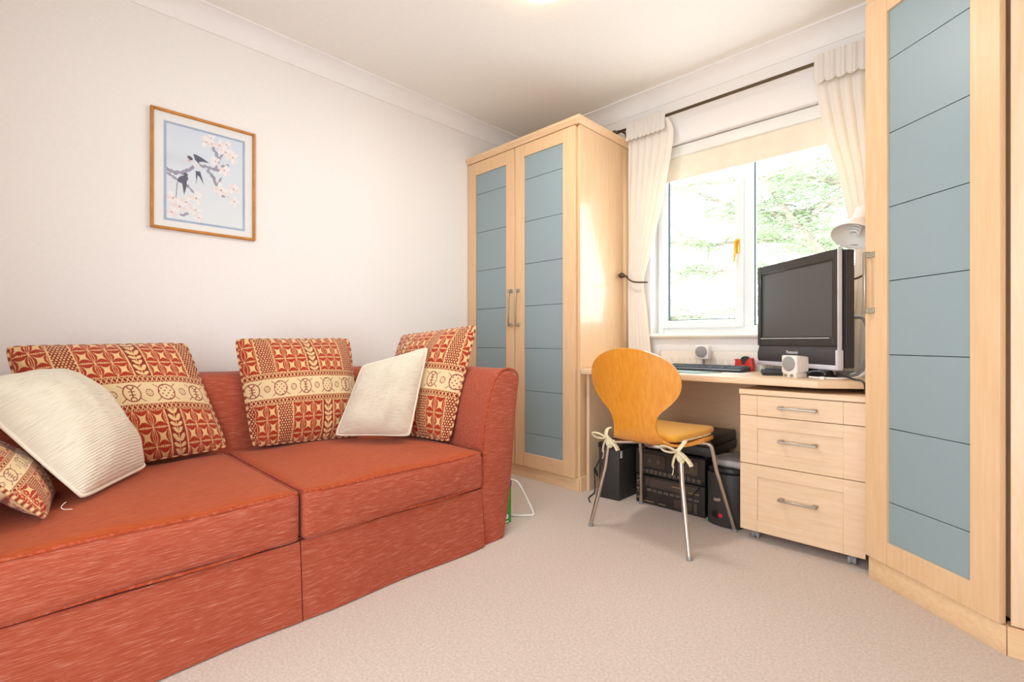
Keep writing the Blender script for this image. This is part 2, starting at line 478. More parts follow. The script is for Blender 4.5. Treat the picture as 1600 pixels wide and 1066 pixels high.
# corner wardrobe (diagonal front on the right)
cx, cy = 2.483, -.662
ex, ey = 2.854, -.960
ang = math.atan2(ey - cy, ex - cx); dl = math.hypot(ex - cx, ey - cy)
wr = thing('corner_wardrobe', 'tall maple corner wardrobe with diagonal frosted glass door at right of desk', 'wardrobe', (2.98, -.45, 0))
WRM = Tr(-2.98, .45, 0)
poly = [(cx, cy), (ex, ey), (RX - .006, ey), (RX - .006, -.006), (cx, -.006)]
def inset(p, d):
    # shrink the plan polygon towards its centre of the two front faces
    return [(p[0][0] + .0005, p[0][1] + d * 1.2), (p[1][0], p[1][1] + d * 1.4), (p[2][0], p[2][1] + d), p[3], (p[4][0] + .0005, p[4][1])]
ci = inset(poly, .004)
obj('carcass', prism(bmesh.new(), [ci[0], (ex - .03, ey + .035), (ex + .0, ey + .06), (ex + .03, ey + .012), (ci[2][0], ey + .012), ci[3], ci[4]], .088, 2.22), 'maple_v', wr, WRM, sm=False)
obj('plinth', prism(bmesh.new(), [(cx, cy - .012), (ex, ey - .014), (ex + .006, ey + .02), (cx, cy + .02)], 0, .084, .001), 'maple_h', wr, WRM)
obj('plinth', B((ex + .002, ey - .014, 0), (RX - .006, ey + .03, .086), .001, 1), 'maple_h', wr, WRM)
obj('end_panel', B((ex + .009, ey - .009, .09), (RX - .006, ey + .01, 2.222), .001, 1), 'maple_pale_v', wr, WRM)
un = Vector((math.sin(ang), -math.cos(ang)))
bm = bmesh.new()
n1 = Vector((-1, 0)); n2 = un; n3 = Vector((0, -1))
def miter(a, b_):
    s = a + b_; return s / (1 + a.dot(b_))
m1 = miter(n1, n2); m2 = miter(n2, n3)
cornice(bm, [(cx + .014, -.006, -1, 0), (cx + .014, cy + .004, m1.x, m1.y), (ex, ey - .004, m2.x, m2.y), (RX - .006, ey - .004, 0, -1)],
        [(-.03, 0), (.006, 0), (.01, .006), (.018, .018), (.022, .024), (.024, .04), (-.03, .04)], 2.224)
obj('cornice', bm, 'maple_h', wr, WRM, ang=20)
obj('top_panel', prism(bmesh.new(), inset(poly, .01), 2.222, 2.25), 'maple_h', wr, WRM, sm=False)
DM = WRM @ Tr(cx, cy, 0) @ Rz(ang)
lr = [1.963 - .2735 * k for k in range(7)]
door(wr, DM @ Tr(.004, .0, 0), dl - .004, .088, 2.222, (.095, dl - .088, .172, 2.142), lr, .024, (1.026, 1.262), 1)

# ------------------------------------------------------------------ desk
DT = .75
dk = thing('desk', 'pale maple built-in desk with angled corner below the window', 'desk', (1.75, -.35, 0))
DKM = Tr(-1.75, .35, 0)
poly = [(1.05, -.605), (1.4, -.622), (2.305, -.642), (2.474, -.515), (2.474, -.075), (1.05, -.075)]
obj('desktop', prism(bmesh.new(), poly, DT - .03, DT, .003), 'maple_pale_h', dk, DKM)
obj('end_panel', B((1.05, -.545, 0), (1.07, -.08, DT - .031), .001, 1), 'maple_pale_v', dk, DKM)
obj('modesty_panel', B((1.071, -.1, 0), (2.474, -.082, DT - .031)), 'maple_pale_h', dk, DKM, sm=False)

# drawer pedestal on castors
px0, px1, pf, pb = 1.985, 2.466, -.625, -.12
pd = thing('drawer_pedestal', 'maple three-drawer pedestal on castors under the right end of desk', 'drawer unit', ((px0 + px1) / 2, -.37, 0))
PM = Tr(-(px0 + px1) / 2, .37, 0)
obj('carcass', B((px0 + .004, pf + .021, .05), (px1 - .004, pb, .672)), 'maple_pale_v', pd, PM, sm=False)
obj('top_panel', B((px0 - .004, pf - .004, .673), (px1, pb, .697), .0015, 1), 'maple_pale_h', pd, PM)
def drawer(z0, z1, flat):
    sx = .075; rl = .055
    if flat:
        bm = bmesh.new()
        box(bm, (px0, pf, z0), (px0 + sx - .0006, pf + .02, z1), .001, 1); box(bm, (px1 - sx + .0006, pf, z0), (px1, pf + .02, z1), .001, 1)
        box(bm, (px0 + sx, pf + .0004, z0), (px1 - sx, pf + .02, z1), .0008, 1)
        d = obj('drawer', bm, 'maple_pale_h', pd, PM)
    else:
        d = obj('drawer', frame_mesh(px0, px1, z0, z1, px0 + sx, px1 - sx, z0 + rl, z1 - rl, pf, pf + .02, .0012), 'maple_pale_h', pd, PM)
        obj('drawer_panel', B((px0 + sx - .002, pf + .007, z0 + rl - .002), (px1 - sx + .002, pf + .016, z1 - rl + .002)), 'maple_pale_h', d, PM, sm=False)
    zc = (z0 + z1) / 2 + (.01 if not flat else 0); xc = (px0 + px1) / 2
    if z1 - z0 > .25: zc = z0 + .17
    bm = bmesh.new()
    box(bm, (xc - .075, pf - .03, zc - .005), (xc + .075, pf - .022, zc + .005), .002, 1)
    for s in (-1, 1):
        box(bm, (xc + s * .065 - .01, pf - .023, zc - .006), (xc + s * .065 + .01, pf + (.0 if flat else .008), zc + .006), .0015, 1)
    obj('handle', bm, 'satin_steel', d, PM)
drawer(.578, .670, True); drawer(.355, .575, False); drawer(.046, .352, False)
for (x, y) in ((px0 + .055, pf + .05), (px1 - .05, pf + .04), (px0 + .055, pb - .06), (px1 - .05, pb - .06)):
    bm = bmesh.new()
    for s in (-1, 1):
        lathe(bm, [(0, -.006), (.016, -.006), (.0185, -.004), (.0185, .004), (.016, .006), (0, .006)], 20)
        bmesh.ops.transform(bm, matrix=Matrix.Translation((s * .0095, 0, .0185)) @ Matrix.Rotation(R(90), 4, 'Y'), verts=[v for v in bm.verts if not v.tag])
        for v in bm.verts: v.tag = True
    box(bm, (-.0035, -.012, .012), (.0035, .014, .038)); box(bm, (-.014, -.014, .037), (.014, .014, .05))
    obj('castor', bm, 'castor_grey', pd, PM @ Tr(x, y, 0))

# ------------------------------------------------------------------ sofa
SX0, SX1 = .06, 1.2
ay = -1.41
sofa = thing('sofa', 'terracotta chenille two-seat sofa with flared arms along the left wall', 'sofa', (.62, -2.34, 0))
SM = Tr(-.62, 2.34, 0)
def arm_profile():
    pts = [(-1.538, 0), (-1.538, .25), (-1.53, .45), (-1.512, .58), (-1.478, .70), (-1.435, .768), (-1.39, .788),
           (-1.345, .785), (-1.312, .765), (-1.306, .73), (-1.318, .66), (-1.336, .52), (-1.352, .35), (-1.37, .2), (-1.392, .08), (-1.41, .0)]
    P = spline([(0, a, b_) for a, b_ in pts], 4)
    return [(p.y, p.z) for p in P]
prof = arm_profile()
def arm(mirror):
    f = (lambda y: -4.68 - y) if mirror else (lambda y: y)
    bm = bmesh.new(); rings = []
    cyy, czz = -1.43, .4
    for x, s in ((SX0 + .02, 1), (.4, 1), (.8, 1), (SX1 - .03, 1), (SX1 - .012, .99), (SX1 - .003, .97), (SX1, .93)):
        rings.append([bm.verts.new((x + .02 * (z / .79) * 0, f(cyy + (y - cyy) * s), max(0.002, czz + (z - czz) * (s if z > .1 else 1)))) for y, z in prof])
    fs = [bm.faces.new(rings[0]), bm.faces.new(rings[-1])]; n = len(prof)
    for a, b_ in zip(rings, rings[1:]):
        for i in range(n): fs.append(bm.faces.new((a[i], a[(i + 1) % n], b_[(i + 1) % n], b_[i])))
    bmesh.ops.recalc_face_normals(bm, faces=fs)
    o = obj('arm', bm, 'sofa_fabric', sofa, SM, ang=50)
    pp = [(SX1 - .006, f(y), z) for y, z in prof[2:-1]]
    obj('piping', T(pp, .0045, seg=8), 'sofa_piping', o, SM)
    return o
arm(False); arm(True)
bm = rbox((SX0, -3.2, .02), (.36, -1.47, .772), .05, 16, shape=lambda p, t: Vector((p.x + (.1 * (1 - p.z / .77) if t.x > 0 else 0), p.y, p.z + .004 * math.sin(p.y * 9))))
obj('backrest', bm, 'sofa_fabric', sofa, SM, ang=60)
obj('base', B((.2, -3.15, .03), (SX1 - .03, -1.53, .262)), 'sofa_fabric', sofa, SM, sm=False)
def skirt(y0, y1, dx):
    bm = bmesh.new(); n = 40; mz = 8
    g = []
    for side in (0, 1):
        for j in range(mz + 1):
            for i in range(n + 1):
                y = y0 + (y1 - y0) * i / n; z = .004 + .254 * j / mz; k = 1 - j / mz
                x = SX1 + dx + .018 * k + .006 * k * math.sin(y * 11 + 1) - (.012 if side else 0)
                g.append(bm.verts.new((x, y, z)))
    def V(s, j, i): return g[s * (mz + 1) * (n + 1) + j * (n + 1) + i]
    fs = []
    for j in range(mz):
        for i in range(n):
            fs.append(bm.faces.new((V(0, j, i), V(0, j, i + 1), V(0, j + 1, i + 1), V(0, j + 1, i))))
            fs.append(bm.faces.new((V(1, j, i), V(1, j + 1, i), V(1, j + 1, i + 1), V(1, j, i + 1))))
    for i in range(n):
        for j in (0, mz): fs.append(bm.faces.new((V(0, j, i), V(1, j, i), V(1, j, i + 1), V(0, j, i + 1))))
    for j in range(mz):
        for i in (0, n): fs.append(bm.faces.new((V(0, j, i), V(0, j + 1, i), V(1, j + 1, i), V(1, j, i))))
    bmesh.ops.recalc_face_normals(bm, faces=fs)
    obj('skirt_panel', bm, 'sofa_fabric', sofa, SM, ang=60)
skirt(-2.343, -1.541, -.004); skirt(-3.14, -2.347, -.001)
def seat(y0, y1):
    lo = (.36, y0, .262); hi = (1.215, y1, .425)
    def sh(p, t):
        if t.x > 0: p.x += .012 * (1 - t.y ** 2) * (1 - t.z ** 2)
        p.z += .004 * math.sin(p.y * 15) * (1 if t.z > .9 else 0)
        if t.z < 0: p.z += -.0 + .006 * math.cos(p.y * 7)
        if abs(t.z) < .75 and t.x > .95:      # soft vertical creases on the boxing strip
            p.x += .0022 * math.sin(p.y * 42 + 3 * math.sin(p.y * 9)) * (1 - t.z ** 2)
        return p
    c = obj('seat_cushion', rbox(lo, hi, .026, 30, .022, sh), ['sofa_fabric', 'sofa_fabric_lit_top'], sofa, SM, ang=70)
    for f in c.data.polygons:
        if f.normal.z > .8: f.material_index = 1  # upward faces take the cloth colour with light painted in
    def edge(z, ins):
        pts = []
        x0, x1 = .37, 1.21
        for k in range(41):
            y = y0 + .012 + (y1 - y0 - .024) * k / 40
            pts.append((x1 - .006 + .007 * (1 - (2 * k / 40 - 1) ** 2), y, z + .002 * math.sin(y * 15)))
        return spline([(x0, y0 + .006, z), (.8, y0 + .005, z), (x1 - .03, y0 + .006, z)], 4)[:-1] + pts + spline([(x1 - .03, y1 - .006, z), (.8, y1 - .005, z), (x0, y1 - .006, z)], 4)
    obj('piping', T(edge(.4195, 0), .0048, seg=8), 'sofa_piping', c, SM)
    obj('piping', T(edge(.271, 0), .0052, seg=8), 'sofa_piping', c, SM)
seat(-2.342, -1.545); seat(-3.138, -2.348)

# ------------------------------------------------------------------ scatter cushions
RED = np.array(lin('#a83620')); DRED = np.array(lin('#8c2f22')); CREAM = np.array(lin('#e2b982')); BAND = np.array(lin('#e2c598')); BROWN = np.array(lin('#8f3f33'))
def pattern(u, v, shift=0.0):
    """printed cloth colours; u right, v down, 0..1 arrays"""
    u = (u + shift) % 1.0
    out = np.empty(u.shape + (3,)); out[:] = RED
    def put(mask, c): out[mask] = c
    def tri(mask, uu, vv):
        p = (uu % 1) * 2 - 1; q = (vv % 1) * 2 - 1
        a = np.abs(p + q) / 2; b_ = np.abs(p - q) / 2
        star = (a ** .42 + b_ ** .42 < .97)
        ed = 1 - np.abs(p); eh = 1 - np.abs(q)
        lens = np.abs(ed - .27 * np.cos(q * math.pi / 2)) < .036
        rib = (ed < .03) | (eh < .03)
        lens2 = (eh < .15 * np.cos(p * math.pi / 2)) & (np.sin(p * 26) > .1)
        put(mask, RED); put(mask & star, CREAM); put(mask & (lens | rib), CREAM); put(mask & lens2, CREAM * .95)
    def dash(mask, uu, vv):
        put(mask, DRED)
        row = np.floor(vv * 1.0); x = uu + .5 * (row % 2)
        put(mask & (np.abs((vv % 1) - .5) < .3) & (np.abs((x % 1) - .5) < .27), CREAM)
    def leaf(mask, x, vv):
        put(mask, DRED)
        t = vv % 1; s = np.abs(x)
        put(mask & (s < .05), CREAM)
        for c0, sl, wd in ((.25, .55, .16), (.62, .35, .15), (.9, .2, .1)):
            d = np.abs(t - c0 + s * sl) ; L = (s < .75) & (s > .03)
            put(mask & L & (d < wd * (1 - ((s - .4) / .42) ** 2)), CREAM)
    cv = 1 / 7.3
    top = v < .37; bot = v > .655
    for reg, off, v0 in ((top, 0.0, .37), (bot, .09, .655)):
        U = (u - off) % 1.0; V = (v - v0) / cv
        tri(reg & (U < .17), U / .085, V)
        dash(reg & (U >= .17) & (U < .285), (U - .17) / .0192, v / .021)
        tri(reg & (U >= .285) & (U < .555), (U - .285) / .09, V)
        leaf(reg & (U >= .555) & (U < .655), (U - .605) / .05, V * .9)
        tri(reg & (U >= .655) & (U < .895), (U - .655) / .08, V)
        dash(reg & (U >= .895), (U - .895) / .0192, v / .021)
        for e in (.17, .285, .555, .655, .895): put(reg & (np.abs(U - e) < .0035), CREAM)
    for a, b_ in ((.37, .427), (.6, .655)):
        mk = (v >= a) & (v < b_); t = (v - a) / (b_ - a); s = u / .028
        put(mk, DRED)
        z1 = np.abs(((s + t * 1.0) % 1) - .5); z2 = np.abs(((s - t * 1.0) % 1) - .5)
        put(mk & (t > .12) & (t < .88) & ((z1 < .11) | (z2 < .11)), CREAM)
        put(mk & ((t < .07) | (t > .93)), CREAM)
    mk = (v >= .427) & (v < .6); put(mk, BAND)
    vc = .5135
    for k in range(5):
        c0 = .1 + k * .2
        x = (u - c0) / .047; y = (v - vc) / .066
        r = np.hypot(x, y)
        put(mk & (np.abs(r - 1) < .07), BROWN)
        inside = mk & (r < .93)
        for s in (-1, 1):
            d = np.abs((u - c0) * .8 + s * (v - vc) * .75) / 1.1
            put(mk & (d < .0028) & (r > 1) & (np.abs(u - c0) < .068) & (np.abs(v - vc) < .07), BROWN)
        if k % 2: put(inside & (np.sin(x * 9) * np.sin(y * 9) > .62), BROWN)
        else:
            put(inside & (np.abs(x) < .08) & (np.abs(y) < .45), BROWN)
            put(inside & (np.abs(np.abs(y) - .2) < .06) & (np.abs(x) < .4), BROWN)
            put(inside & (np.abs(np.hypot(x, np.abs(y) - .85) - .35) < .07), BROWN)
        x2 = (u - c0 - .1) / .02; y2 = (v - vc) / .027; r2 = np.hypot(x2, y2)
        put(mk & (np.abs(r2 - 1) < .11), BROWN)
        put(mk & (r2 < .8) & (np.sin(x2 * 7) * np.sin(y2 * 7) > .45), BROWN)
    return out
def cushion(name, label, corners, thick, mat, N, printed=False, shift=0, pinch=.05, seed=0, group='scatter cushions on the sofa', sag=.0, front_k=.55, flip=False):
    """corners: TL, TR, BR, BL seen from the front (world). One soft mesh + piping."""
    TL, TRr, BR, BL = [np.array(c, float) for c in corners]
    n_ = np.cross(TRr - TL, BL - TL); n_ /= np.linalg.norm(n_); n_ = -n_ if np.dot(n_, np.array([2.82, -3, .92]) - TL) < 0 else n_
    ce = (TL + TRr + BR + BL) / 4
    rg = np.random.default_rng(seed); ph = rg.uniform(0, 6.28, 8)
    def surf(u, v, side):
        a = 2 * u - 1; b_ = 2 * v - 1
        uu = u - pinch * a * (1 - b_ ** 2) * .9; vv = v - pinch * b_ * (1 - a ** 2) * .9
        uu = uu - .014 * a * b_ ** 10; vv = vv - .014 * b_ * a ** 10
        P = (TL * ((1 - uu) * (1 - vv))[..., None] + TRr * (uu * (1 - vv))[..., None] + BR * (uu * vv)[..., None] + BL * ((1 - uu) * vv)[..., None])
        h = np.power(np.clip((1 - a ** 4) * (1 - b_ ** 4), 0, 1), .55) * (.55 + .45 * (1 - a ** 2) * (1 - b_ ** 2))
        edge = np.clip((1 - a ** 2) * (1 - b_ ** 2) * 4, 0, 1)
        wr_ = (np.sin(a * 7 + b_ * 5 + ph[0]) * .5 + np.sin(a * 3 - b_ * 9 + ph[1]) * .5 + .6 * np.sin(a * 13 + b_ * 4 + ph[2])) * .0035 * edge
        # corner gathers
        rad = np.hypot(1 - np.abs(a), 1 - np.abs(b_)); th = np.arctan2(1 - np.abs(b_), 1 - np.abs(a) + 1e-6)
        wr_ = wr_ + .004 * np.sin(th * 16 + ph[3]) * np.exp(-rad * 4) * np.clip(rad * 5, 0, 1)
        dent = -sag * np.exp(-((a + .1) ** 2 + (b_ - .1) ** 2) * 4)
        k = thick * (front_k if side > 0 else front_k - 1) 
        return P + n_ * (k * h * 1.0 + (wr_ + dent) * (1 if side > 0 else .5))[..., None]
    g = np.linspace(0, 1, N + 1)
    u, v = np.meshgrid(g, g)
    F = surf(u, v, 1).reshape(-1, 3)
    Mb = 40; gb = np.linspace(0, 1, Mb + 1); ub, vb = np.meshgrid(gb, gb)
    Bk = surf(ub, vb, -1).reshape(-1, 3)
    def quads(n, off, rev):
        i, j = np.meshgrid(np.arange(n), np.arange(n)); a = (j * (n + 1) + i).ravel() + off
        q = np.stack([a, a + 1, a + n + 2, a + n + 1], 1)
        return q[:, ::-1] if rev else q
    nn = np.cross(TRr - TL, BL - TL)
    rev = np.dot(nn, n_) < 0
    faces = np.concatenate([quads(N, 0, rev), quads(Mb, (N + 1) ** 2, not rev)])
    V = np.concatenate([F, Bk]); org = ce.copy(); org[2] = V[:, 2].min()
    me = bpy.data.meshes.new(name)
    me.vertices.add(len(V)); me.vertices.foreach_set('co', (V - org).astype(np.float32).ravel())
    me.loops.add(faces.size); me.loops.foreach_set('vertex_index', faces.astype(np.int32).ravel())
    me.polygons.add(len(faces)); me.polygons.foreach_set('loop_start', np.arange(0, faces.size, 4, dtype=np.int32))
    me.update(calc_edges=True); me.polygons.foreach_set('use_smooth', np.ones(len(faces), bool))
    me.materials.append(MATS[mat])
    uvw = np.concatenate([np.stack([u.ravel(), v.ravel()], 1), np.stack([ub.ravel(), vb.ravel()], 1)])
    if printed:
        ca = me.color_attributes.new('print', 'FLOAT_COLOR', 'POINT')
        col = np.ones((len(V), 4), np.float32); col[:, :3] = pattern(uvw[:, 0], uvw[:, 1], shift)
        ca.data.foreach_set('color', col.ravel())
    ul = me.uv_layers.new(name='UVMap'); ul.data.foreach_set('uv', uvw[faces.ravel()].astype(np.float32).ravel())
    o = bpy.data.objects.new(name, me); C.objects.link(o); o.location = org
    tag(o, label, 'cushion', group)
    # piping round the seam
    e = np.linspace(0, 1, 60, endpoint=False); z = np.zeros_like(e); on = np.ones_like(e)
    per = [surf(e, z, 1), surf(on, e, 1), surf(1 - e, on, 1), surf(z, 1 - e, 1)]
    pts = [Vector(p - org) for s in per for p in s]
    bm = T(pts, .0052 if printed else .006, seg=6, closed=True)
    if printed:
        p = obj('piping', bm, 'printed_cloth', o, ang=90)
        ca = p.data.color_attributes.new('print', 'FLOAT_COLOR', 'POINT')
        nv = len(p.data.vertices); cc = np.ones((nv, 4), np.float32)
        ring = np.arange(nv) // 6
        cc[:, :3] = np.where((ring % 4 < 2)[:, None], CREAM, DRED)
        ca.data.foreach_set('color', cc.ravel())
    else:
        obj('piping', bm, 'cream_weave', o, ang=90)
    return o
cushion('patterned_cushion', 'large red and cream patterned cushion behind a cream cushion at the left', [(.35, -3.03, .90), (.338, -2.488, .91), (.458, -2.36, .457), (.548, -2.93, .457)], .15, 'printed_cloth', 400, True, 0, seed=1, pinch=.004, front_k=.8)
cushion('patterned_cushion', 'red and cream patterned cushion upright in the middle of the sofa', [(.34, -2.296, .928), (.34, -1.738, .932), (.585, -1.80, .45), (.47, -2.262, .448)], .14, 'printed_cloth', 380, True, .06, seed=2, pinch=.006, front_k=.8)
cushion('patterned_cushion', 'red and cream patterned cushion leaning on the far sofa arm', [(.487, -1.50, .952), (1.005, -1.405, .998), (1.0, -1.57, .445), (.52, -1.67, .448)], .13, 'printed_cloth', 380, True, .33, seed=3, pinch=.01, front_k=.85)
cushion('patterned_cushion', 'red and cream patterned cushion lowest at the left edge below a cream cushion', [(.60, -3.125, .64), (.985, -3.118, .64), (1.05, -2.95, .455), (.74, -2.915, .458)], .11, 'printed_cloth', 240, True, .2, seed=4, pinch=.01)
cushion('cream_cushion', 'ribbed cream cushion lying on its corner at the left end of sofa', [(.80, -3.12, .80), (.52, -2.90, .822), (.62, -2.67, .462), (.955, -2.868, .468)], .17, 'cream_weave', 70, seed=5, pinch=.005, group='cream cushions on the sofa', front_k=.85)
cushion('cream_cushion', 'dented cream cushion tilted between two patterned cushions', [(.675, -1.838, .80), (.88, -1.608, .888), (.885, -1.714, .477), (.66, -1.968, .484)], .11, 'cream_weave', 80, seed=6, pinch=.012, sag=.018, front_k=.75, group='cream cushions on the sofa')
tag(obj('loose_thread', T(spline([(.995, -2.905, .474), (1.01, -2.915, .468), (1.03, -2.912, .464), (1.045, -2.895, .464)], 5), .001, seg=5), 'thread_white'), 'loose white thread below the left cream cushion', 'thread')

# ------------------------------------------------------------------ framed picture
pc = thing('framed_picture', 'framed print of swallows on a blossom branch hung on left wall', 'picture', (0, -2.334, 1.455))
# local: x out of wall, y along the wall (right = +y), z up
hw, H = .2285, .573
PF = Matrix(((0, -1, 0, 0), (1, 0, 0, 0), (0, 0, 1, 0), (0, 0, 0, 1)))   # local frame: x->y(wall), y->-x(out)
obj('frame', frame_mesh(-hw, hw, 0, H, -hw + .013, hw - .013, .013, H - .013, -.02, -.001, .003), 'frame_wood', pc, PF)
obj('mat_board', B((-hw + .01, -.008, .01), (hw - .01, -.003, H - .01)), 'mat_board', pc, PF, sm=False)
bx0, bx1, bz0, bz1 = -hw + .053, hw - .05, .045, H - .052
obj('print_border', frame_mesh(bx0, bx1, bz0, bz1, bx0 + .011, bx1 - .011, bz0 + .011, bz1 - .011, -.0092, -.0075, .0002), 'print_border', pc, PF)
nu, nv_ = 220, 270
u, v = np.meshgrid(np.linspace(0, 1, nu), np.linspace(0, 1, nv_))
img = np.empty(u.shape + (3,))
def sc(h): return np.array(lin(h))
t = v[..., None]
img[:] = sc('#dbe4f0') * (1 - t) + sc('#eaeff1') * t
mist = np.exp(-((v - .36) / .06) ** 2) * np.clip(1 - u * 1.2, 0, 1)
img[:] = img * (1 - .25 * mist[..., None]) + sc('#bcc0cc') * (.25 * mist[..., None])
A = .77
def put(mask, c, al=1.0):
    img[mask] = img[mask] * (1 - al) + sc(c) * al
def seg_d(p, q):
    px, py = p; qx, qy = q; dx, dy = qx - px, (qy - py) / A
    L = dx * dx + dy * dy + 1e-9
    s = np.clip(((u - px) * dx + ((v - py) / A) * dy) / L, 0, 1)
    return np.hypot(u - px - s * dx, (v - py) / A - s * dy)
wob = .006 * np.sin(u * 90 + v * 50) + .004 * np.sin(v * 130 - u * 60)
def branch(pts, w0, w1, c='#8c869f'):
    n = len(pts) - 1
    for i in range(n):
        d = seg_d(pts[i], pts[i + 1]) + wob; ww = w0 + (w1 - w0) * i / n
        put(d < ww, c, .9); put(d < ww * .45, '#a9a2b5', .8)
branch([(0, .49), (.12, .505), (.21, .485), (.33, .41), (.41, .37), (.55, .375), (.65, .385), (.7, .335), (.79, .30)], .026, .014)
branch([(.63, .385), (.67, .25), (.60, .165), (.58, .12), (.6, .07)], .022, .012)
branch([(.67, .25), (.72, .19)], .013, .01)
branch([(.52, .41), (.59, .47), (.63, .55), (.63, .62), (.66, .665), (.78, .655)], .022, .012)
branch([(.63, .57), (.69, .47)], .013, .009)
branch([(0, .52), (.12, .57), (.27, .625), (.34, .69)], .018, .01)
branch([(.24, .74), (.21, .80)], .012, .01); branch([(.27, .92), (.18, .95)], .015, .01)
for (bx, by, br, sd) in ((.5, .10, .06, 1), (.68, .10, .065, 2), (.76, .16, .07, 3), (.86, .20, .065, 4), (.62, .29, .05, 5), (.74, .37, .06, 6), (.7, .6, .075, 7), (.87, .56, .06, 8), (.88, .70, .055, 9),
                         (.37, .74, .07, 10), (.08, .78, .07, 11), (.16, .86, .075, 12), (.36, .87, .06, 13), (.4, .95, .05, 14), (.06, .93, .06, 15), (.24, .80, .06, 16), (.56, .04, .05, 17), (.77, .07, .05, 18)):
    rg = np.random.default_rng(sd); br *= 1.3
    for k in range(6):
        a = k * 1.05 + rg.uniform(0, 1); qx = bx + math.cos(a) * br * .62; qy = by + math.sin(a) * br * .62 * A
        ca, sa = math.cos(a), math.sin(a)
        dx = u - qx; dy = (v - qy) / A
        e = np.hypot((dx * ca + dy * sa) / (br * .62), (-dx * sa + dy * ca) / (br * .36))
        put(e < 1, '#f6f2f0', .9); put((e < 1) & (e > .86), '#d8d2da', .5)
        if k % 3 == 0: put((e < .62), '#efc9c6', .45)
    put(np.hypot(u - bx, (v - by) / A) < br * .17, '#d79a8f', .8)
def polyfill(pts, c, al=1.0):
    ins = np.zeros(u.shape, bool); n = len(pts)
    for i in range(n):
        x1, y1 = pts[i]; x2, y2 = pts[(i + 1) % n]
        cond = ((y1 > v) != (y2 > v)) & (u < (x2 - x1) * (v - y1) / (y2 - y1 + 1e-12) + x1)
        ins ^= cond
    put(ins, c, al)
def ell(cx_, cy_, a, b_, th, c):
    dx = u - cx_; dy = (v - cy_) / A; ct, st = math.cos(th), math.sin(th)
    put(np.hypot((dx * ct + dy * st) / a, (-dx * st + dy * ct) / b_) < 1, c)
ell(.375, .385, .075, .04, .75, '#e4e5ec'); ell(.29, .315, .038, .024, .5, '#4b4a5e'); ell(.28, .345, .018, .016, 0, '#d9a8a2')
polyfill([(.33, .265), (.36, .262), (.45, .285), (.54, .325), (.46, .325), (.41, .335), (.40, .355), (.35, .32)], '#54526a')
polyfill([(.36, .44), (.42, .44), (.47, .58), (.41, .50), (.385, .485), (.37, .585)], '#54526a')
ell(.20, .56, .075, .045, -.6, '#565368'); ell(.235, .505, .03, .025, 0, '#565368')
polyfill([(.13, .57), (.25, .53), (.25, .62), (.215, .73), (.19, .60)], '#565368')
polyfill([(.125, .60), (.135, .60), (.12, .78), (.112, .78)], '#6a687a')
bm = bmesh.new()
ix0, ix1, iz0, iz1 = bx0 + .0105, bx1 - .0105, bz0 + .0105, bz1 - .0105
vv_ = [[bm.verts.new((ix0 + (ix1 - ix0) * i / (nu - 1), -.0086, iz1 - (iz1 - iz0) * j / (nv_ - 1))) for i in range(nu)] for j in range(nv_)]
for j in range(nv_ - 1):
    for i in range(nu - 1):
        bm.faces.new((vv_[j][i], vv_[j + 1][i], vv_[j + 1][i + 1], vv_[j][i + 1]))
pr = obj('print', bm, 'printed_paper', pc, PF, sm=False)
ca = pr.data.color_attributes.new('print', 'FLOAT_COLOR', 'POINT')
cc = np.ones((nu * nv_, 4), np.float32); cc[:, :3] = img.reshape(-1, 3); ca.data.foreach_set('color', cc.ravel())
obj('glass', B((-hw + .011, -.0125, .011), (hw - .011, -.0105, H - .011)), 'picture_glass', pc, PF, sm=False)

# ------------------------------------------------------------------ curtains, pole, blind, radiator
pole = thing('curtain_pole', 'antique brass curtain pole with leaf finial above the window', 'curtain pole', (1.7, -.04, 2.36))
CPM = Tr(-1.7, .04, -2.36)
PY, PZ = -.085, 2.365
obj('pole', T([(.99, PY, PZ), (2.474, PY, PZ)], .0095, seg=14), 'bronze', pole, CPM)
bm = bmesh.new(); lathe(bm, [(0, 0), (.012, 0), (.013, .006), (.008, .012), (.013, .02), (.02, .032), (.021, .042), (.014, .058), (.006, .068), (0, .072)], 16)
obj('finial', bm, 'bronze', pole, CPM @ Tr(.992, PY, PZ) @ Matrix.Rotation(R(-90), 4, 'Y'))
for x in (1.01, 2.44):
    bm = T([(x, 0, PZ), (x, PY, PZ)], .007); tube(bm, [(x, -.001, PZ), (x, -.008, PZ)], .02, seg=16)
    obj('bracket', bm, 'bronze', pole, CPM)

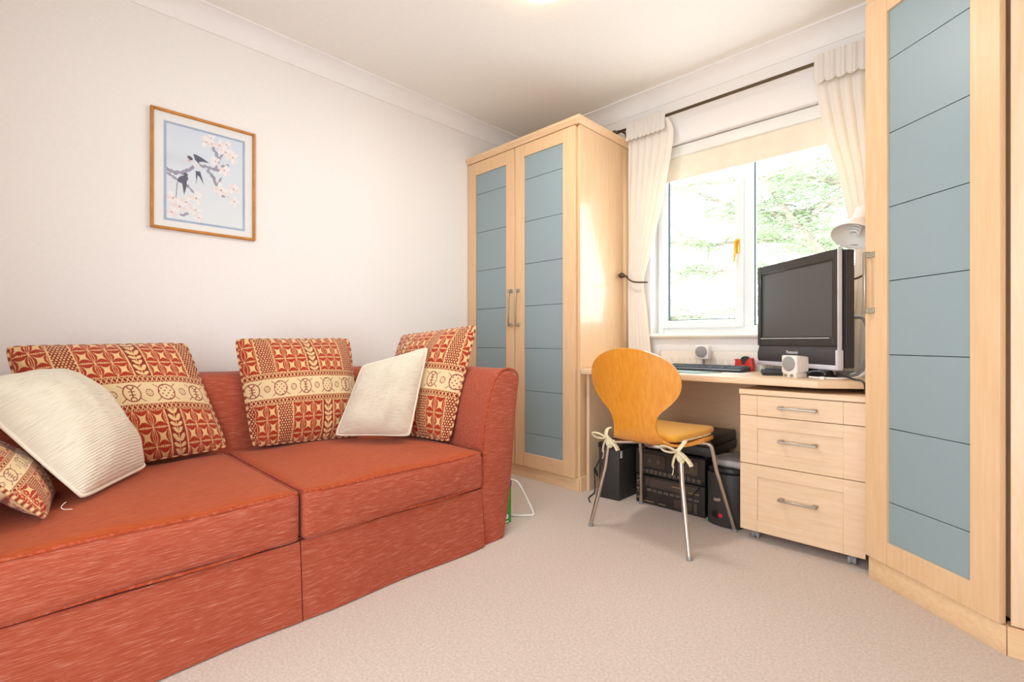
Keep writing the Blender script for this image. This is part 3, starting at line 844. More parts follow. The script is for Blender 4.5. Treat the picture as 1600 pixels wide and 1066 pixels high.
def curtain(label, edges, nf, amp, heading, seedp):
    """edges: list of (z, xl, xr) top to bottom"""
    zs = [e[0] for e in edges]
    c = thing('curtain', label, 'curtain', (edges[0][1], PY, zs[-1]), group='cream curtains at the window')
    CM = Tr(-edges[0][1], -PY, -zs[-1])
    S = spline([(e[1], e[2], e[0]) for e in edges], 14)
    NU = nf * 14
    bm = bmesh.new(); rows = []
    for k, s in enumerate(S):
        xl, xr, z = s; wd = xr - xl
        row = []
        for i in range(NU + 1):
            t = i / NU
            ph = t * nf * 2 * math.pi + seedp + .5 * math.sin(z * 2.1 + t * 4)
            aa = amp * min(1, .5 + .5 * (edges[0][0] - z) / .3) * min(1.0, .35 + 1.2 * wd)
            y = PY - .004 + aa * (math.sin(ph) + .3 * math.sin(2 * ph + 1 + z * 3))
            if y > -.03: y = -.03 - .1 * (y + .03)
            x = xl + wd * t + .006 * math.cos(ph)
            row.append(bm.verts.new((x, y, z)))
        rows.append(row)
    for a, b_ in zip(rows, rows[1:]):
        for i in range(NU): bm.faces.new((a[i], a[i + 1], b_[i + 1], b_[i]))
    o = obj('drape', bm, 'curtain_cloth', c, CM, ang=180)
    md = o.modifiers.new('thick', 'SOLIDIFY'); md.thickness = .0016
    # scalloped gathered heading
    x0, x1, z1, z0, ns = heading
    bm = bmesh.new(); NU = ns * 12; rows = []
    for j in range(15):
        row = []
        for i in range(NU + 1):
            t = i / NU; sc_ = abs(math.sin(t * ns * math.pi)) ** .6
            zb = z0 - .022 * sc_
            z = z1 + (zb - z1) * j / 14
            y = PY - .022 - .010 * sc_ - .006 * (j / 14) - .003 * math.sin(t * ns * 2 * math.pi * 3)
            row.append(bm.verts.new((x0 + (x1 - x0) * t + .0, y, z)))
        rows.append(row)
    for a, b_ in zip(rows, rows[1:]):
        for i in range(NU): bm.faces.new((a[i], a[i + 1], b_[i + 1], b_[i]))
    o = obj('heading', bm, 'curtain_cloth', c, CM, ang=180)
    md = o.modifiers.new('thick', 'SOLIDIFY'); md.thickness = .0016
    pts = []
    for i in range(NU + 1):
        t = i / NU; sc_ = abs(math.sin(t * ns * math.pi)) ** .6
        pts.append((x0 + (x1 - x0) * t, PY - .031 - .010 * sc_, z0 - .022 * sc_))
    obj('heading_trim', T(pts, .0032, seg=6), 'curtain_cloth', o, CM)
    return c
curtain('left cream curtain drawn to the wardrobe side and held by a hook',
        [(2.352, 1.066, 1.345), (2.25, 1.064, 1.385), (2.05, 1.064, 1.355), (1.76, 1.064, 1.295), (1.5, 1.064, 1.225), (1.315, 1.064, 1.178), (1.15, 1.064, 1.198), (.9, 1.064, 1.225), (.77, 1.064, 1.235)],
        6, .011, (1.066, 1.345, 2.385, 2.285, 9), 0)
curtain('right cream curtain gathered behind the desk lamp beside corner wardrobe',
        [(2.352, 2.18, 2.44), (2.27, 2.165, 2.44), (2.0, 2.205, 2.44), (1.75, 2.27, 2.44), (1.52, 2.315, 2.44), (1.36, 2.345, 2.44), (1.2, 2.33, 2.44), (.95, 2.305, 2.44), (.77, 2.30, 2.44)],
        5, .013, (2.172, 2.455, 2.39, 2.262, 6), 1)
def holdback(label, x0, x1, z0, z1):
    h = thing('curtain_holdback', label, 'holdback', (x0, -.04, z0), group='bronze curtain holdbacks')
    s = 1 if x1 > x0 else -1
    bm = T(spline([(0, .038, 0), (0, -.09, 0), (s * .02, -.105, -.004), (s * .08, -.112, z1 - z0 + .012), (x1 - x0, -.10, z1 - z0)], 6), .0055, seg=8)
    obj('arm', bm, 'bronze', h)
    bm = bmesh.new(); lathe(bm, [(0, 0), (.012, 0), (.014, .005), (.009, .01), (.014, .018), (.019, .03), (.014, .045), (.005, .056), (0, .058)], 14)
    obj('finial', bm, 'bronze', h, Tr(0, -.088, 0) @ Matrix.Rotation(R(90), 4, 'X') )
holdback('bronze holdback hook with bud finial on the left curtain', 1.058, 1.24, 1.36, 1.30)
holdback('bronze holdback hook on the right curtain behind television', 2.458, 2.33, 1.29, 1.22)

bl = thing('roller_blind', 'cream roller blind pulled down a little inside the window top', 'blind', (1.77, .05, 2.2))
BLM = Tr(-1.77, -.05, -2.2)
bm = bmesh.new(); box(bm, (WX0 + .008, .035, 2.128), (WX1 - .008, .075, 2.2), .008)
obj('cassette', bm, 'white_gloss', bl, BLM)
obj('fabric', B((WX0 + .03, .054, 1.985), (WX1 - .03, .0555, 2.135)), 'blind_fabric', bl, BLM, sm=False)
obj('bottom_bar', B((WX0 + .03, .051, 1.978), (WX1 - .03, .0585, 1.993), .002), 'blind_fabric', bl, BLM)

rad = thing('radiator', 'white panel radiator on the wall below the window sill', 'radiator', (1.75, -.03, .15))
RM = Tr(-1.75, .03, -.15)
obj('panel', B((1.28, -.045, .15), (2.25, -.022, .858), .004), 'radiator_white', rad, RM)
for i in range(24):
    x = 1.30 + i * .04
    obj('rib', B((x, -.052, .2), (x + .024, -.0445, .815), .003, 1), 'radiator_white', rad, RM)
obj('valve', T([(1.262, -.035, .30), (1.262, -.035, .86)], .008, seg=10), 'white_gloss', rad, RM)
for x in (1.4, 2.1): obj('bracket', B((x, -.023, .25), (x + .03, -.0005, .8)), 'radiator_white', rad, RM, sm=False)

# ------------------------------------------------------------------ ceiling lamp
cl = thing('ceiling_lamp', 'fluted glass bowl lamp glowing on the ceiling above the room', 'ceiling light', (1.385, -1.345, CH))
bm = bmesh.new(); lathe(bm, [(0, -.03), (.09, -.03), (.1, -.012), (.1, -.0008), (0, -.0005)], 32)
obj('ceiling_plate', bm, 'white_gloss', cl)
bm = bmesh.new()
lathe(bm, [(0, -.096), (.024, -.095), (.064, -.088), (.095, -.073), (.114, -.053), (.122, -.031), (.118, -.031), (.11, -.051), (.091, -.069), (.06, -.084), (.024, -.091), (0, -.092)], 96, scal=lambda a, z: 1 + .045 * math.cos(a * 20))
obj('glass_bowl', bm, 'lamp_bowl', cl, ang=80)
la = bpy.data.lights.new('ceiling_lamp_light', 'AREA'); la.shape = 'DISK'; la.size = .2; la.energy = LAMP_W; la.color = (.98, 1, 1)
lo_ = bpy.data.objects.new('ceiling_lamp_light', la); lo_.location = (0, 0, -.1); lo_.parent = cl; C.objects.link(lo_)

# ------------------------------------------------------------------ chair
CHX, CHY = 1.665, -.79
chair = thing('dining_chair', 'honey-coloured bent plywood chair with round back and chrome legs at desk', 'chair', (CHX, CHY, 0))
cl_pts = [(.248, .422, .0), (.246, .426, .07), (.238, .434, .125), (.215, .442, .165), (.15, .447, .2), (.06, .446, .215), (-.04, .443, .208), (-.12, .442, .182), (-.175, .451, .15), (-.213, .475, .125),
          (-.234, .51, .110), (-.246, .55, .108), (-.256, .59, .122), (-.266, .635, .168), (-.277, .685, .21), (-.288, .735, .2265), (-.298, .785, .219), (-.306, .825, .192), (-.312, .856, .146), (-.316, .878, .085), (-.3175, .886, .04), (-.318, .888, 0)]
S = spline(cl_pts, 5)
bm = bmesh.new(); rows = []; NX = 20
for y, z, wd in S:
    wd = max(wd, .0005); row = []
    for i in range(NX + 1):
        s = -1 + 2 * i / NX; x = wd * s
        up = min(1, max(0, (z - .45) / .2))
        yy = y + up * .9 * x * x; zz = z + (1 - up) * (.28 * x * x * (1 if y < .1 else .6))
        row.append(bm.verts.new((x, yy, zz)))
    rows.append(row)
for a, b_ in zip(rows, rows[1:]):
    for i in range(NX): bm.faces.new((a[i], a[i + 1], b_[i + 1], b_[i]))
bmesh.ops.recalc_face_normals(bm, faces=bm.faces)
shell = obj('seat_shell', bm, 'chair_ply', chair, ang=60)
md = shell.modifiers.new('thick', 'SOLIDIFY'); md.thickness = .011; md.offset = 0
md = shell.modifiers.new('bev', 'BEVEL'); md.width = .002; md.segments = 1; md.limit_method = 'ANGLE'; md.angle_limit = R(60)
feet = [(-.261, -.212), (.256, -.235), (.277, .217), (-.253, .266)]
tops = [(-.175, -.155), (.178, -.165), (.185, .13), (-.18, .14)]
for (fx, fy), (tx, ty) in zip(feet, tops):
    pts = spline([(tx * .25, ty * .3, .428), (tx * .7, ty * .75, .427), (tx * .95, ty * .98, .425)], 4) + spline([(tx * 1.04, ty * 1.04, .416), (tx * 1.08, ty * 1.08, .395), (tx + (fx - tx) * .3, ty + (fy - ty) * .3, .30)], 5) + [(fx, fy, .006)]
    bm = T(pts, .0105, seg=12)
    leg = obj('leg', bm, 'chrome', chair, ang=60)
    obj('foot_cap', T([(fx, fy, .0), (fx - (fx - tx) * .03, fy - (fy - ty) * .03, .014)], .0118, seg=12), 'castor_grey', leg)
bm = bmesh.new(); lathe(bm, [(0, .405), (.07, .405), (.075, .41), (.075, .434), (0, .434)], 24)
obj('mount_plate', bm, 'satin_steel', chair)
# tie-on seat pad
pad = thing('seat_pad', 'yellow tie-on seat pad with cream bows on the plywood chair', 'seat pad', (CHX, CHY, .46))
def padsh(p, t):
    k = 1 - .16 * ((.24 - p.y) / .38) ** 2
    p.x *= k * (1 - .10 * max(0, (p.y - .1) / .14) ** 2)
    p.z += .30 * p.x * p.x * .6
    return p
bm = rbox((-.19, -.155, .458), (.19, .235, .492), .016, 16, .012, padsh)
obj('pad', bm, 'pad_cloth', pad, Tr(0, 0, -.46), ang=70)
ring = []
for k in range(80):
    a = 2 * math.pi * k / 80; sx = math.copysign(abs(math.cos(a)) ** .4, math.cos(a)); sy = math.copysign(abs(math.sin(a)) ** .4, math.sin(a))
    p = padsh(Vector((.188 * sx, .04 + .193 * sy, .462)), None); ring.append((p.x, p.y, p.z - .46))
obj('piping', T(ring, .005, seg=8, closed=True), 'tie_cream', pad)
def bow(x, y, z, sx):
    bm = bmesh.new()
    def rib(pts, wd=.009): tube(bm, spline(pts, 6), wd * 1.6, seg=8, flat=.35)
    rib([(sx * .012, .045, .04), (sx * .016, .02, .034), (sx * .008, -.004, .012), (0, -.006, 0)], .006)
    rib([(0, -.012, 0), (-.03, -.03, .018), (-.062, -.036, .018), (-.05, -.038, .002), (-.018, -.028, -.004), (0, -.012, 0)], .008)
    rib([(0, 0, 0), (.018, -.012, -.012), (.028, -.018, -.034), (.016, -.02, -.03), (.004, -.012, -.008)], .007)
    rib([(0, -.004, 0), (-.012, -.012, -.03), (-.018, -.014, -.06), (-.014, -.015, -.072)], .009)
    rib([(0, -.004, 0), (.03, -.012, -.014), (.055, -.014, -.035), (.068, -.016, -.052)], .009)
    tube(bm, spline([(-.014, -.015, -.072), (-.016, -.015, -.092), (-.02, -.016, -.105)], 4), .002, seg=6)
    v0 = bmesh.ops.create_icosphere(bm, subdivisions=2, radius=.012)['verts']
    for v_ in v0: v_.co = Vector((v_.co.x, v_.co.y * .7 - .006, v_.co.z))
    o = obj('tie', bm, 'tie_cream', pad, Tr(x, y, z - .46), ang=70); o['label'] = 'cream fabric tie knotted in a bow'
bow(.19, -.20, .442, 1); bow(-.172, -.195, .452, -1)

# ------------------------------------------------------------------ under-desk equipment
bb = thing('black_box', 'tall black box with rim on the carpet under the desk left end', 'box', (1.238, -.46, 0))
bm = bmesh.new(); poly = [(-.064, -.135), (.066, -.12), (.062, .12), (-.068, .12)]
prism(bm, poly, 0, .292, .004); obj('body', bm, 'black_box', bb)
bm = bmesh.new(); prism(bm, [(x * 1.06, y * 1.03) for x, y in poly], .292, .325, .005); obj('rim', bm, 'black_plastic', bb)
bm = B((-.052, -.1, .325), (.05, .1, .33), .002); obj('lid', bm, 'black_box', bb)
obj('label_tag', B((.0665, -.11, .245), (.068, -.09, .285)), 'label_white', bb, sm=False)
tag(obj('cable', T(spline([(1.13, -.42, .30), (1.118, -.5, .2), (1.108, -.535, .14), (1.118, -.53, .10), (1.13, -.55, .13), (1.112, -.55, .15), (1.122, -.56, .06), (1.126, -.57, .012), (1.15, -.66, .006), (1.2, -.72, .006)], 6), .0035, seg=6), 'cable_black'), 'thin black cable hanging beside the tall black box', 'cable')

def hifi(name, label, z0, z1, kind):
    h = thing(name, label, 'hi-fi unit', (1.57, -.34, z0)); W = .2; HH = z1 - z0
    obj('casing', B((-W + .004, -.15, 0), (W - .004, .17, HH), .002, 1), 'black_plastic', h)
    obj('faceplate', B((-W, -.168, .002), (W, -.151, HH - .002), .003, 1), 'hifi_face', h)
    if kind == 'cassette':
        for x0, x1 in ((-.15, -.02), (.05, .165)):
            d = obj('cassette_door', B((x0, -.173, HH * .34), (x1, -.167, HH * .86), .002, 1), 'hifi_window', h)
            bm = bmesh.new()
            for xx in (.3, .7):
                lathe(bm, [(0, -.0015), (.011, -.0015), (.011, .0015), (0, .0015)], 14)
                bmesh.ops.transform(bm, matrix=Tr(x0 + (x1 - x0) * xx, -.174, HH * .6) @ Matrix.Rotation(R(90), 4, 'X'), verts=[q for q in bm.verts if not q.tag])
                for q in bm.verts: q.tag = True
            obj('reel', bm, 'hifi_button', d)
        for k in range(13):
            x = -.165 + k * .027
            obj('button', B((x, -.176, HH * .1), (x + .021, -.167, HH * .24), .0015, 1), 'hifi_button', h)
        for x, ww, zz in ((-.185, .03, .9), (.1, .03, .92), (.12, .03, .74), (.1, .045, .45)):
            obj('marking', B((x, -.1695, HH * zz), (x + ww, -.1675, HH * zz + .0035)), 'gold_print', h, sm=False)
    else:
        obj('display', B((-.14, -.171, HH * .62), (.17, -.167, HH * .92), .0015, 1), 'hifi_window', h)
        obj('display', B((.03, -.171, HH * .12), (.13, -.167, HH * .4), .0015, 1), 'hifi_window', h)
        for k in range(9):
            x = -.13 + k * .034
            obj('button', B((x, -.175, HH * .47), (x + .028, -.167, HH * .56), .0015, 1), 'hifi_button', h)
        for k in range(6):
            obj('button', B((.143, -.175, HH * (.1 + k * .055)), (.16, -.167, HH * (.1 + k * .055) + .007), .001, 1), 'hifi_button', h)
        for zz in (.2, .5, .75):
            bm = bmesh.new(); lathe(bm, [(0, 0), (.007, 0), (.006, .009), (0, .009)], 14)
            obj('knob', bm, 'satin_steel', h, Tr(-.183, -.167, HH * zz) @ Matrix.Rotation(R(90), 4, 'X'))
        for x, ww, zz in ((-.19, .025, .88), (-.19, .02, .64), (-.19, .02, .38), (-.06, .04, .1), (-.15, .06, .1), (.02, .06, .78), (.11, .06, .7)):
            obj('marking', B((x, -.1718 if zz > .6 and x > -.1 else -.1695, HH * zz), (x + ww, -.1675, HH * zz + .0035)), 'gold_print', h, sm=False)
    for x in (-.17, .17): obj('foot', B((x - .012, -.13, -.0), (x + .012, -.1, .003)), 'black_plastic', h, sm=False)
hifi('stereo_tuner', 'black hi-fi tuner amplifier at the bottom of stack under the desk', 0, .164, 'tuner')
hifi('cassette_deck', 'black twin cassette deck on the tuner under the desk', .165, .305, 'cassette')
tt = thing('turntable', 'black record player with dark lid on top of the hi-fi stack', 'turntable', (1.59, -.32, .306))
obj('plinth', B((-.21, -.17, .012), (.205, .18, .06), .004), 'black_plastic', tt)
obj('lid', B((-.208, -.168, .0605), (.203, .178, .112), .006), 'black_plastic', tt)
for x in (-.17, .165):
    for y in (-.13, .14):
        bm = bmesh.new(); lathe(bm, [(0, 0), (.018, 0), (.018, .012), (0, .012)], 14); obj('foot', bm, 'black_plastic', tt, Tr(x, y, 0))
sb = thing('subwoofer', 'rounded black unit with red switch standing between hi-fi and drawers', 'subwoofer', (1.875, -.43, 0))
pts = spline([(-.085, -.08, 0), (-.06, -.12, 0), (0, -.135, 0), (.06, -.125, 0), (.088, -.08, 0), (.09, .1, 0), (-.088, .1, 0)], 6, True)
bm = prism(bmesh.new(), [(p.x, p.y) for p in pts], .002, .262, .006)
obj('body', bm, 'black_box', sb, ang=50)
bm = prism(bmesh.new(), [(p.x * .96, p.y * .96) for p in pts], .262, .29, .01); obj('cap', bm, 'black_plastic', sb, ang=50)
obj('serial_port', B((-.042, -.140, .125), (-.006, -.128, .142), .003, 1), 'satin_steel', sb, Rz(R(2)))
obj('switch', B((-.012, -.143, .05), (.006, -.13, .068), .002, 1), 'switch_red', sb)
bm = bmesh.new(); lathe(bm, [(0, 0), (.032, 0), (.034, .003), (.026, .005), (0, .004)], 24); bmesh.ops.scale(bm, vec=(1, .6, 1), verts=bm.verts)
obj('switch_plate', bm, 'black_gloss', sb, Tr(-.018, -.1285, .058) @ Matrix.Rotation(R(90), 4, 'X'))
tr = thing('plastic_tray', 'grey plastic tray with mesh hollow lying on the rounded black unit', 'tray', (1.885, -.42, .291))
pts = spline([(-.085, -.06, 0), (-.05, -.11, 0), (.03, -.118, 0), (.085, -.1, 0), (.088, .09, 0), (-.05, .09, 0)], 6, True)
bm = bmesh.new(); rings = []
for s, z in ((.90, 0), (1, .01), (1.02, .022), (.97, .034), (.86, .036), (.78, .026)):
    rings.append([bm.verts.new((p.x * s, p.y * s, z)) for p in pts])
n = len(pts); fs = [bm.faces.new(rings[0]), bm.faces.new(rings[-1])]
for a, b_ in zip(rings, rings[1:]):
    for i in range(n): fs.append(bm.faces.new((a[i], a[(i + 1) % n], b_[(i + 1) % n], b_[i])))
bmesh.ops.recalc_face_normals(bm, faces=fs)
obj('rim', bm, 'tray_grey', tr, ang=50)
bm = bmesh.new(); A0 = [bm.verts.new((p.x * .76, p.y * .76, .027)) for p in pts]; tp = bm.verts.new((.01, .03, .062))
for i in range(n): bm.faces.new((A0[i], A0[(i + 1) % n], tp))
obj('mesh_panel', bm, 'tray_mesh', tr, sm=False)
tag(obj('cable', T(spline([(1.70, -.518, .10), (1.725, -.521, .13), (1.75, -.522, .165), (1.768, -.524, .19)], 6), .003, seg=6), 'cable_black'), 'black cable strung from hi-fi stack to the rounded black unit', 'cable')

# ------------------------------------------------------------------ green box + white cable by the sofa
gb = thing('green_box', 'green cardboard box with white labels standing behind the sofa arm', 'box', (.95, -1.275, 0))
obj('body', B((-.13, -.03, 0), (.135, .036, .212), .002, 1), 'green_card', gb)
obj('label_panel', B((.1352, -.028, .172), (.136, .018, .21)), 'label_white', gb, sm=False)
obj('corner_band', B((.1352, .019, .186), (.1365, .036, .213)), 'label_blue', gb, sm=False)
obj('label_panel', B((.1352, -.028, .022), (.136, .016, .05)), 'ink_dark', gb, sm=False)
obj('label_panel', B((.1358, -.026, .025), (.1366, .013, .047)), 'label_white', gb, sm=False)
obj('label_panel', B((.1352, -.028, .006), (.136, .016, .014)), 'label_white', gb, sm=False)
tag(obj('cable', T(spline([(1.03, -1.215, .2), (1.07, -1.19, .195), (1.085, -1.16, .15), (1.1, -1.115, .06), (1.11, -1.10, .012), (1.09, -1.125, .006), (1.03, -1.18, .006), (.9, -1.2, .006)], 7), .0055, seg=8), 'cable_white'), 'white cable looping on the carpet beside the green box', 'cable')

# ------------------------------------------------------------------ television
ta = math.atan2(-.371, .451); TW = .584
tv = thing('television', 'black flat-screen television with silver trim standing angled on the desk', 'television', (2.1145, -.2725, DT), ta)
b0, b1 = .045, .58
obj('bezel', frame_mesh(-TW / 2, TW / 2, b0 + .10, b1, -TW / 2 + .03, TW / 2 - .03, b0 + .142, b1 - .045, 0, .03, .003), 'tv_bezel', tv)
obj('screen', B((-TW / 2 + .026, .006, b0 + .138), (TW / 2 - .026, .02, b1 - .041)), 'tv_screen', tv, sm=False)
obj('inner_trim', frame_mesh(-TW / 2 + .028, TW / 2 - .028, b0 + .14, b1 - .043, -TW / 2 + .034, TW / 2 - .034, b0 + .146, b1 - .048, .0015, .01, .0005), 'black_gloss', tv)
obj('trim_line', B((-TW / 2 + .03, -.001, b0 + .137), (TW / 2 - .05, .001, b0 + .1405)), 'tv_silver', tv, sm=False)
bm = bmesh.new()
def strip(x0, x1):
    # curved speaker apron under the screen
    prof = [(.006, b0 + .101), (.002, b0 + .085), (-.004, b0 + .06), (-.004, b0 + .03), (.002, b0 + .014), (.03, b0 + .014), (.03, b0 + .101)]
    a = [bm.verts.new((x0, y, z)) for y, z in prof]; c_ = [bm.verts.new((x1, y, z)) for y, z in prof]; k = len(prof)
    fs = [bm.faces.new(a), bm.faces.new(c_)]
    for i in range(k): fs.append(bm.faces.new((a[i], a[(i + 1) % k], c_[(i + 1) % k], c_[i])))
    bmesh.ops.recalc_face_normals(bm, faces=fs)
strip(-TW / 2 + .008, TW / 2 - .004)
obj('speaker_grille', bm, 'tv_body', tv, ang=60)
bm = bmesh.new(); box(bm, (-TW / 2 + .004, -.008, b0 - .006), (TW / 2 + .009, .02, b0 + .016), .004)
box(bm, (TW / 2 - .004, -.010, b0), (TW / 2 + .011, .02, b0 + .085), .004)
obj('silver_bar', bm, 'tv_silver', tv)
obj('silver_edge', B((TW / 2 + .0005, -.003, b0 + .08), (TW / 2 + .007, .016, b1 + .004), .002), 'tv_silver', tv)
bm = bmesh.new()
prism(bm, [(-TW / 2 + .01, .03), (TW / 2 + .012, .03), (TW / 2 + .006, .075), (TW / 2 - .03, .10), (-TW / 2 + .16, .10), (-TW / 2 + .04, .05)], b0 + .004, b1 - .004, .004)
obj('rear_housing', bm, 'tv_body', tv)
obj('rear_vent', prism(bmesh.new(), [(-TW / 2 + .19, .1), (TW / 2 - .06, .1), (TW / 2 - .1, .125), (-TW / 2 + .21, .125)], b0 + .03, b1 - .06, .003), 'tray_mesh', tv)
obj('stand_neck', B((-.06, .015, .012), (.06, .09, b0 + .01), .004), 'black_plastic', tv)
bm = bmesh.new(); lathe(bm, [(0, 0), (.11, 0), (.112, .006), (.10, .012), (0, .014)], 40); bmesh.ops.scale(bm, vec=(1.25, .75, 1), verts=bm.verts)
obj('stand_base', bm, 'black_gloss', tv, Tr(0, .03, 0))
text_part('brand_lettering', 'Panasonic', .022, 'label_white', tv, Tr(.0, -.0045, b0 + .062) @ Matrix.Rotation(R(90), 4, 'X'))

# ------------------------------------------------------------------ things on the desk
kb = thing('keyboard', 'black computer keyboard lying along the back of the desk', 'keyboard', (1.645, -.22, DT))
def kz(y): return .012 + (y + .075) / .15 * .012
bm = bmesh.new()
pr_ = [(-.078, .0005), (-.08, .012), (-.07, .016), (.072, .027), (.077, .022), (.077, .0005)]
a = [bm.verts.new((-.225, y, z)) for y, z in pr_]; c_ = [bm.verts.new((.225, y, z)) for y, z in pr_]; k = len(pr_)
fs = [bm.faces.new(a), bm.faces.new(c_)]
for i in range(k): fs.append(bm.faces.new((a[i], a[(i + 1) % k], c_[(i + 1) % k], c_[i])))
bmesh.ops.recalc_face_normals(bm, faces=fs)
obj('case', bm, 'kb_body', kb)
bm = bmesh.new()
for row in range(6):
    y = -.058 + row * .021 + (.004 if row == 5 else 0)
    for x0, n_, wd in ((-.215, 15, .0185), (.075, 3, .0185), (.14, 4, .0185)):
        for i in range(n_):
            if row == 0 and x0 < -.2 and 3 < i < 9: continue
            x = x0 + i * .0192; z = .0155 + (y + .07) / .142 * .0115
            box(bm, (x, y, z), (x + .0165, y + .0175, z + .007))
box(bm, (-.215 + 4 * .0192, -.058, .0158), (-.215 + 8.9 * .0192, -.0405, .023))
stuff(obj('keys', bm, 'key_grey', kb, sm=False))
def dsp(label, loc, rz, stalk, knobs):
    s = thing('desktop_speaker', label, 'speaker', loc, rz, 'small white computer speakers')
    z0 = .062 if stalk else .022; q = .041
    bm = bmesh.new(); box(bm, (-q, -.04, z0), (q, -.02, z0 + .082), .006)
    obj('front', bm, 'speaker_white', s)
    bm = bmesh.new()
    lo_q = [(-q + .001, -.021, z0 + .001), (q - .001, -.021, z0 + .001), (q - .001, -.021, z0 + .081), (-q + .001, -.021, z0 + .081)]
    hi_q = [(x * .78, .045, z0 + .041 + (z - z0 - .041) * .86) for x, y, z in lo_q]
    A_ = [bm.verts.new(p) for p in lo_q]; B_ = [bm.verts.new(p) for p in hi_q]
    fs = [bm.faces.new(A_), bm.faces.new(B_)] + [bm.faces.new((A_[i], A_[(i + 1) % 4], B_[(i + 1) % 4], B_[i])) for i in range(4)]
    bmesh.ops.recalc_face_normals(bm, faces=fs); bmesh.ops.bevel(bm, geom=list(bm.edges), offset=.004, segments=2, affect='EDGES')
    obj('housing', bm, 'speaker_white', s)
    bm = bmesh.new(); lathe(bm, [(0, 0), (.034, 0), (.0345, .002), (.030, .005), (0, .007)], 36)
    obj('grille', bm, 'speaker_grille', s, Tr(0, -.0395, z0 + .043) @ Matrix.Rotation(R(90), 4, 'X'))
    if stalk:
        obj('stalk', T([(0, .0, .004), (0, 0, z0 + .004)], .007, seg=12), 'castor_grey', s)
        bm = bmesh.new(); lathe(bm, [(0, 0), (.028, 0), (.026, .004), (0, .006)], 28); obj('foot', bm, 'speaker_white', s)
    else:
        bm = bmesh.new(); prism(bm, [(-.036, -.036), (.036, -.036), (.028, .036), (-.028, .036)], 0, z0 + .002, .002); obj('foot', bm, 'speaker_white', s)
        for x in (-.018, .016):
            bm = bmesh.new(); lathe(bm, [(0, 0), (.007, 0), (.0065, .009), (0, .0095)], 16)
            obj('knob', bm, 'satin_steel', s, Tr(x, -.036, .012) @ Matrix.Rotation(R(90), 4, 'X'))
dsp('small white cube speaker on a stalk behind the keyboard', (1.592, -.108, DT), R(4), True, False)
dsp('small white cube speaker with two knobs in front of the television', (2.178, -.475, DT), R(-28), False, True)
def mouse(label, loc, rz, mat):
    def sh(p, t):
        p.z = .0 if t.z < -.95 else p.z
        k = 1 - .35 * max(0, t.y) ** 2; p.z *= k if t.z > -.95 else 1
        return p
    bm = rbox((-.03, -.055, 0), (.03, .055, .036), .0175, 12, 0, sh)
    o = obj('mouse', bm, mat, None, ang=60); o.location = loc; o.rotation_euler = (0, 0, rz)
    tag(o, label, 'computer mouse', 'computer mice on the desk')
    bm = B((-.003, .018, .026), (.003, .034, .0335), .001); obj('scroll_wheel', bm, 'key_grey', o)
mouse('dark grey computer mouse to the left of the front speaker', (2.055, -.375, DT), R(-65), 'kb_body')
mouse('black computer mouse tucked under the television right corner', (2.262, -.405, DT), R(60), 'black_gloss')
td = thing('tape_dispenser', 'red plastic tape dispenser beside the keyboard and television', 'tape dispenser', (1.826, -.103, DT), R(-4))
bm = prism(bmesh.new(), [(-.05, 0), (.05, 0), (.052, .03), (.044, .072), (.032, .076), (.006, .036), (-.006, .036), (-.016, .064), (-.024, .058), (-.03, .066), (-.044, .064)], -.022, .022, .002)
obj('body', bm, 'red_plastic', td, Matrix.Rotation(R(90), 4, 'X'))
bm = bmesh.new(); lathe(bm, [(.014, -.011), (.026, -.011), (.026, .011), (.014, .011)], 28)
obj('tape_roll', bm, 'tape_black', td, Tr(.006, 0, .058) @ Matrix.Rotation(R(90), 4, 'X'), ang=40)
bm = B((-.05, -.024, .063), (-.036, .024, .067)); obj('cutter', bm, 'red_plastic', td, sm=False)
tag(obj('mouse_mat', prism(bmesh.new(), [(1.40, -.5), (1.72, -.53), (1.80, -.36), (1.42, -.33)], DT + .0002, DT + .004, .001), 'mat_green'), 'grey-green mat on the desk in front of keyboard', 'mat')
tag(obj('paper_sheet', prism(bmesh.new(), [(1.81, -.43), (1.93, -.44), (1.95, -.34), (1.82, -.33)], DT + .0002, DT + .0012), 'paper', sm=False), 'small sheet of white paper right of the green mat', 'paper')
tag(obj('plastic_cube', B((2.285, -.525, DT), (2.303, -.508, DT + .013), .002), 'white_gloss'), 'tiny white plastic block by the desk corner', 'block')
tag(obj('cable', T(spline([(2.325, -.40, DT + .012), (2.33, -.43, DT + .018), (2.345, -.455, DT + .022), (2.375, -.485, DT + .016), (2.41, -.52, DT + .008), (2.44, -.556, DT + .006), (2.456, -.582, DT - .006), (2.46, -.588, DT - .045)], 7), .0042, seg=8), 'cable_black'), 'black cable running over the angled desk edge', 'cable')
tag(obj('cable', T(spline([(2.37, -.27, 1.03), (2.41, -.31, 1.02), (2.43, -.33, .95), (2.428, -.335, .85), (2.40, -.36, .775), (2.34, -.37, DT + .008), (2.30, -.34, DT + .008)], 7), .007, seg=8), 'cable_grey'), 'grey cable hanging behind the television side', 'cable')
tag(obj('cable', T(spline([(2.45, -.30, DT + .06), (2.43, -.37, DT + .03), (2.40, -.43, DT + .01), (2.355, -.482, DT + .006), (2.31, -.50, DT + .006), (2.262, -.495, DT + .006), (2.236, -.488, DT + .007)], 7), .0045, seg=8), 'cable_white'), 'pale cable on the desk behind the front speaker', 'cable')

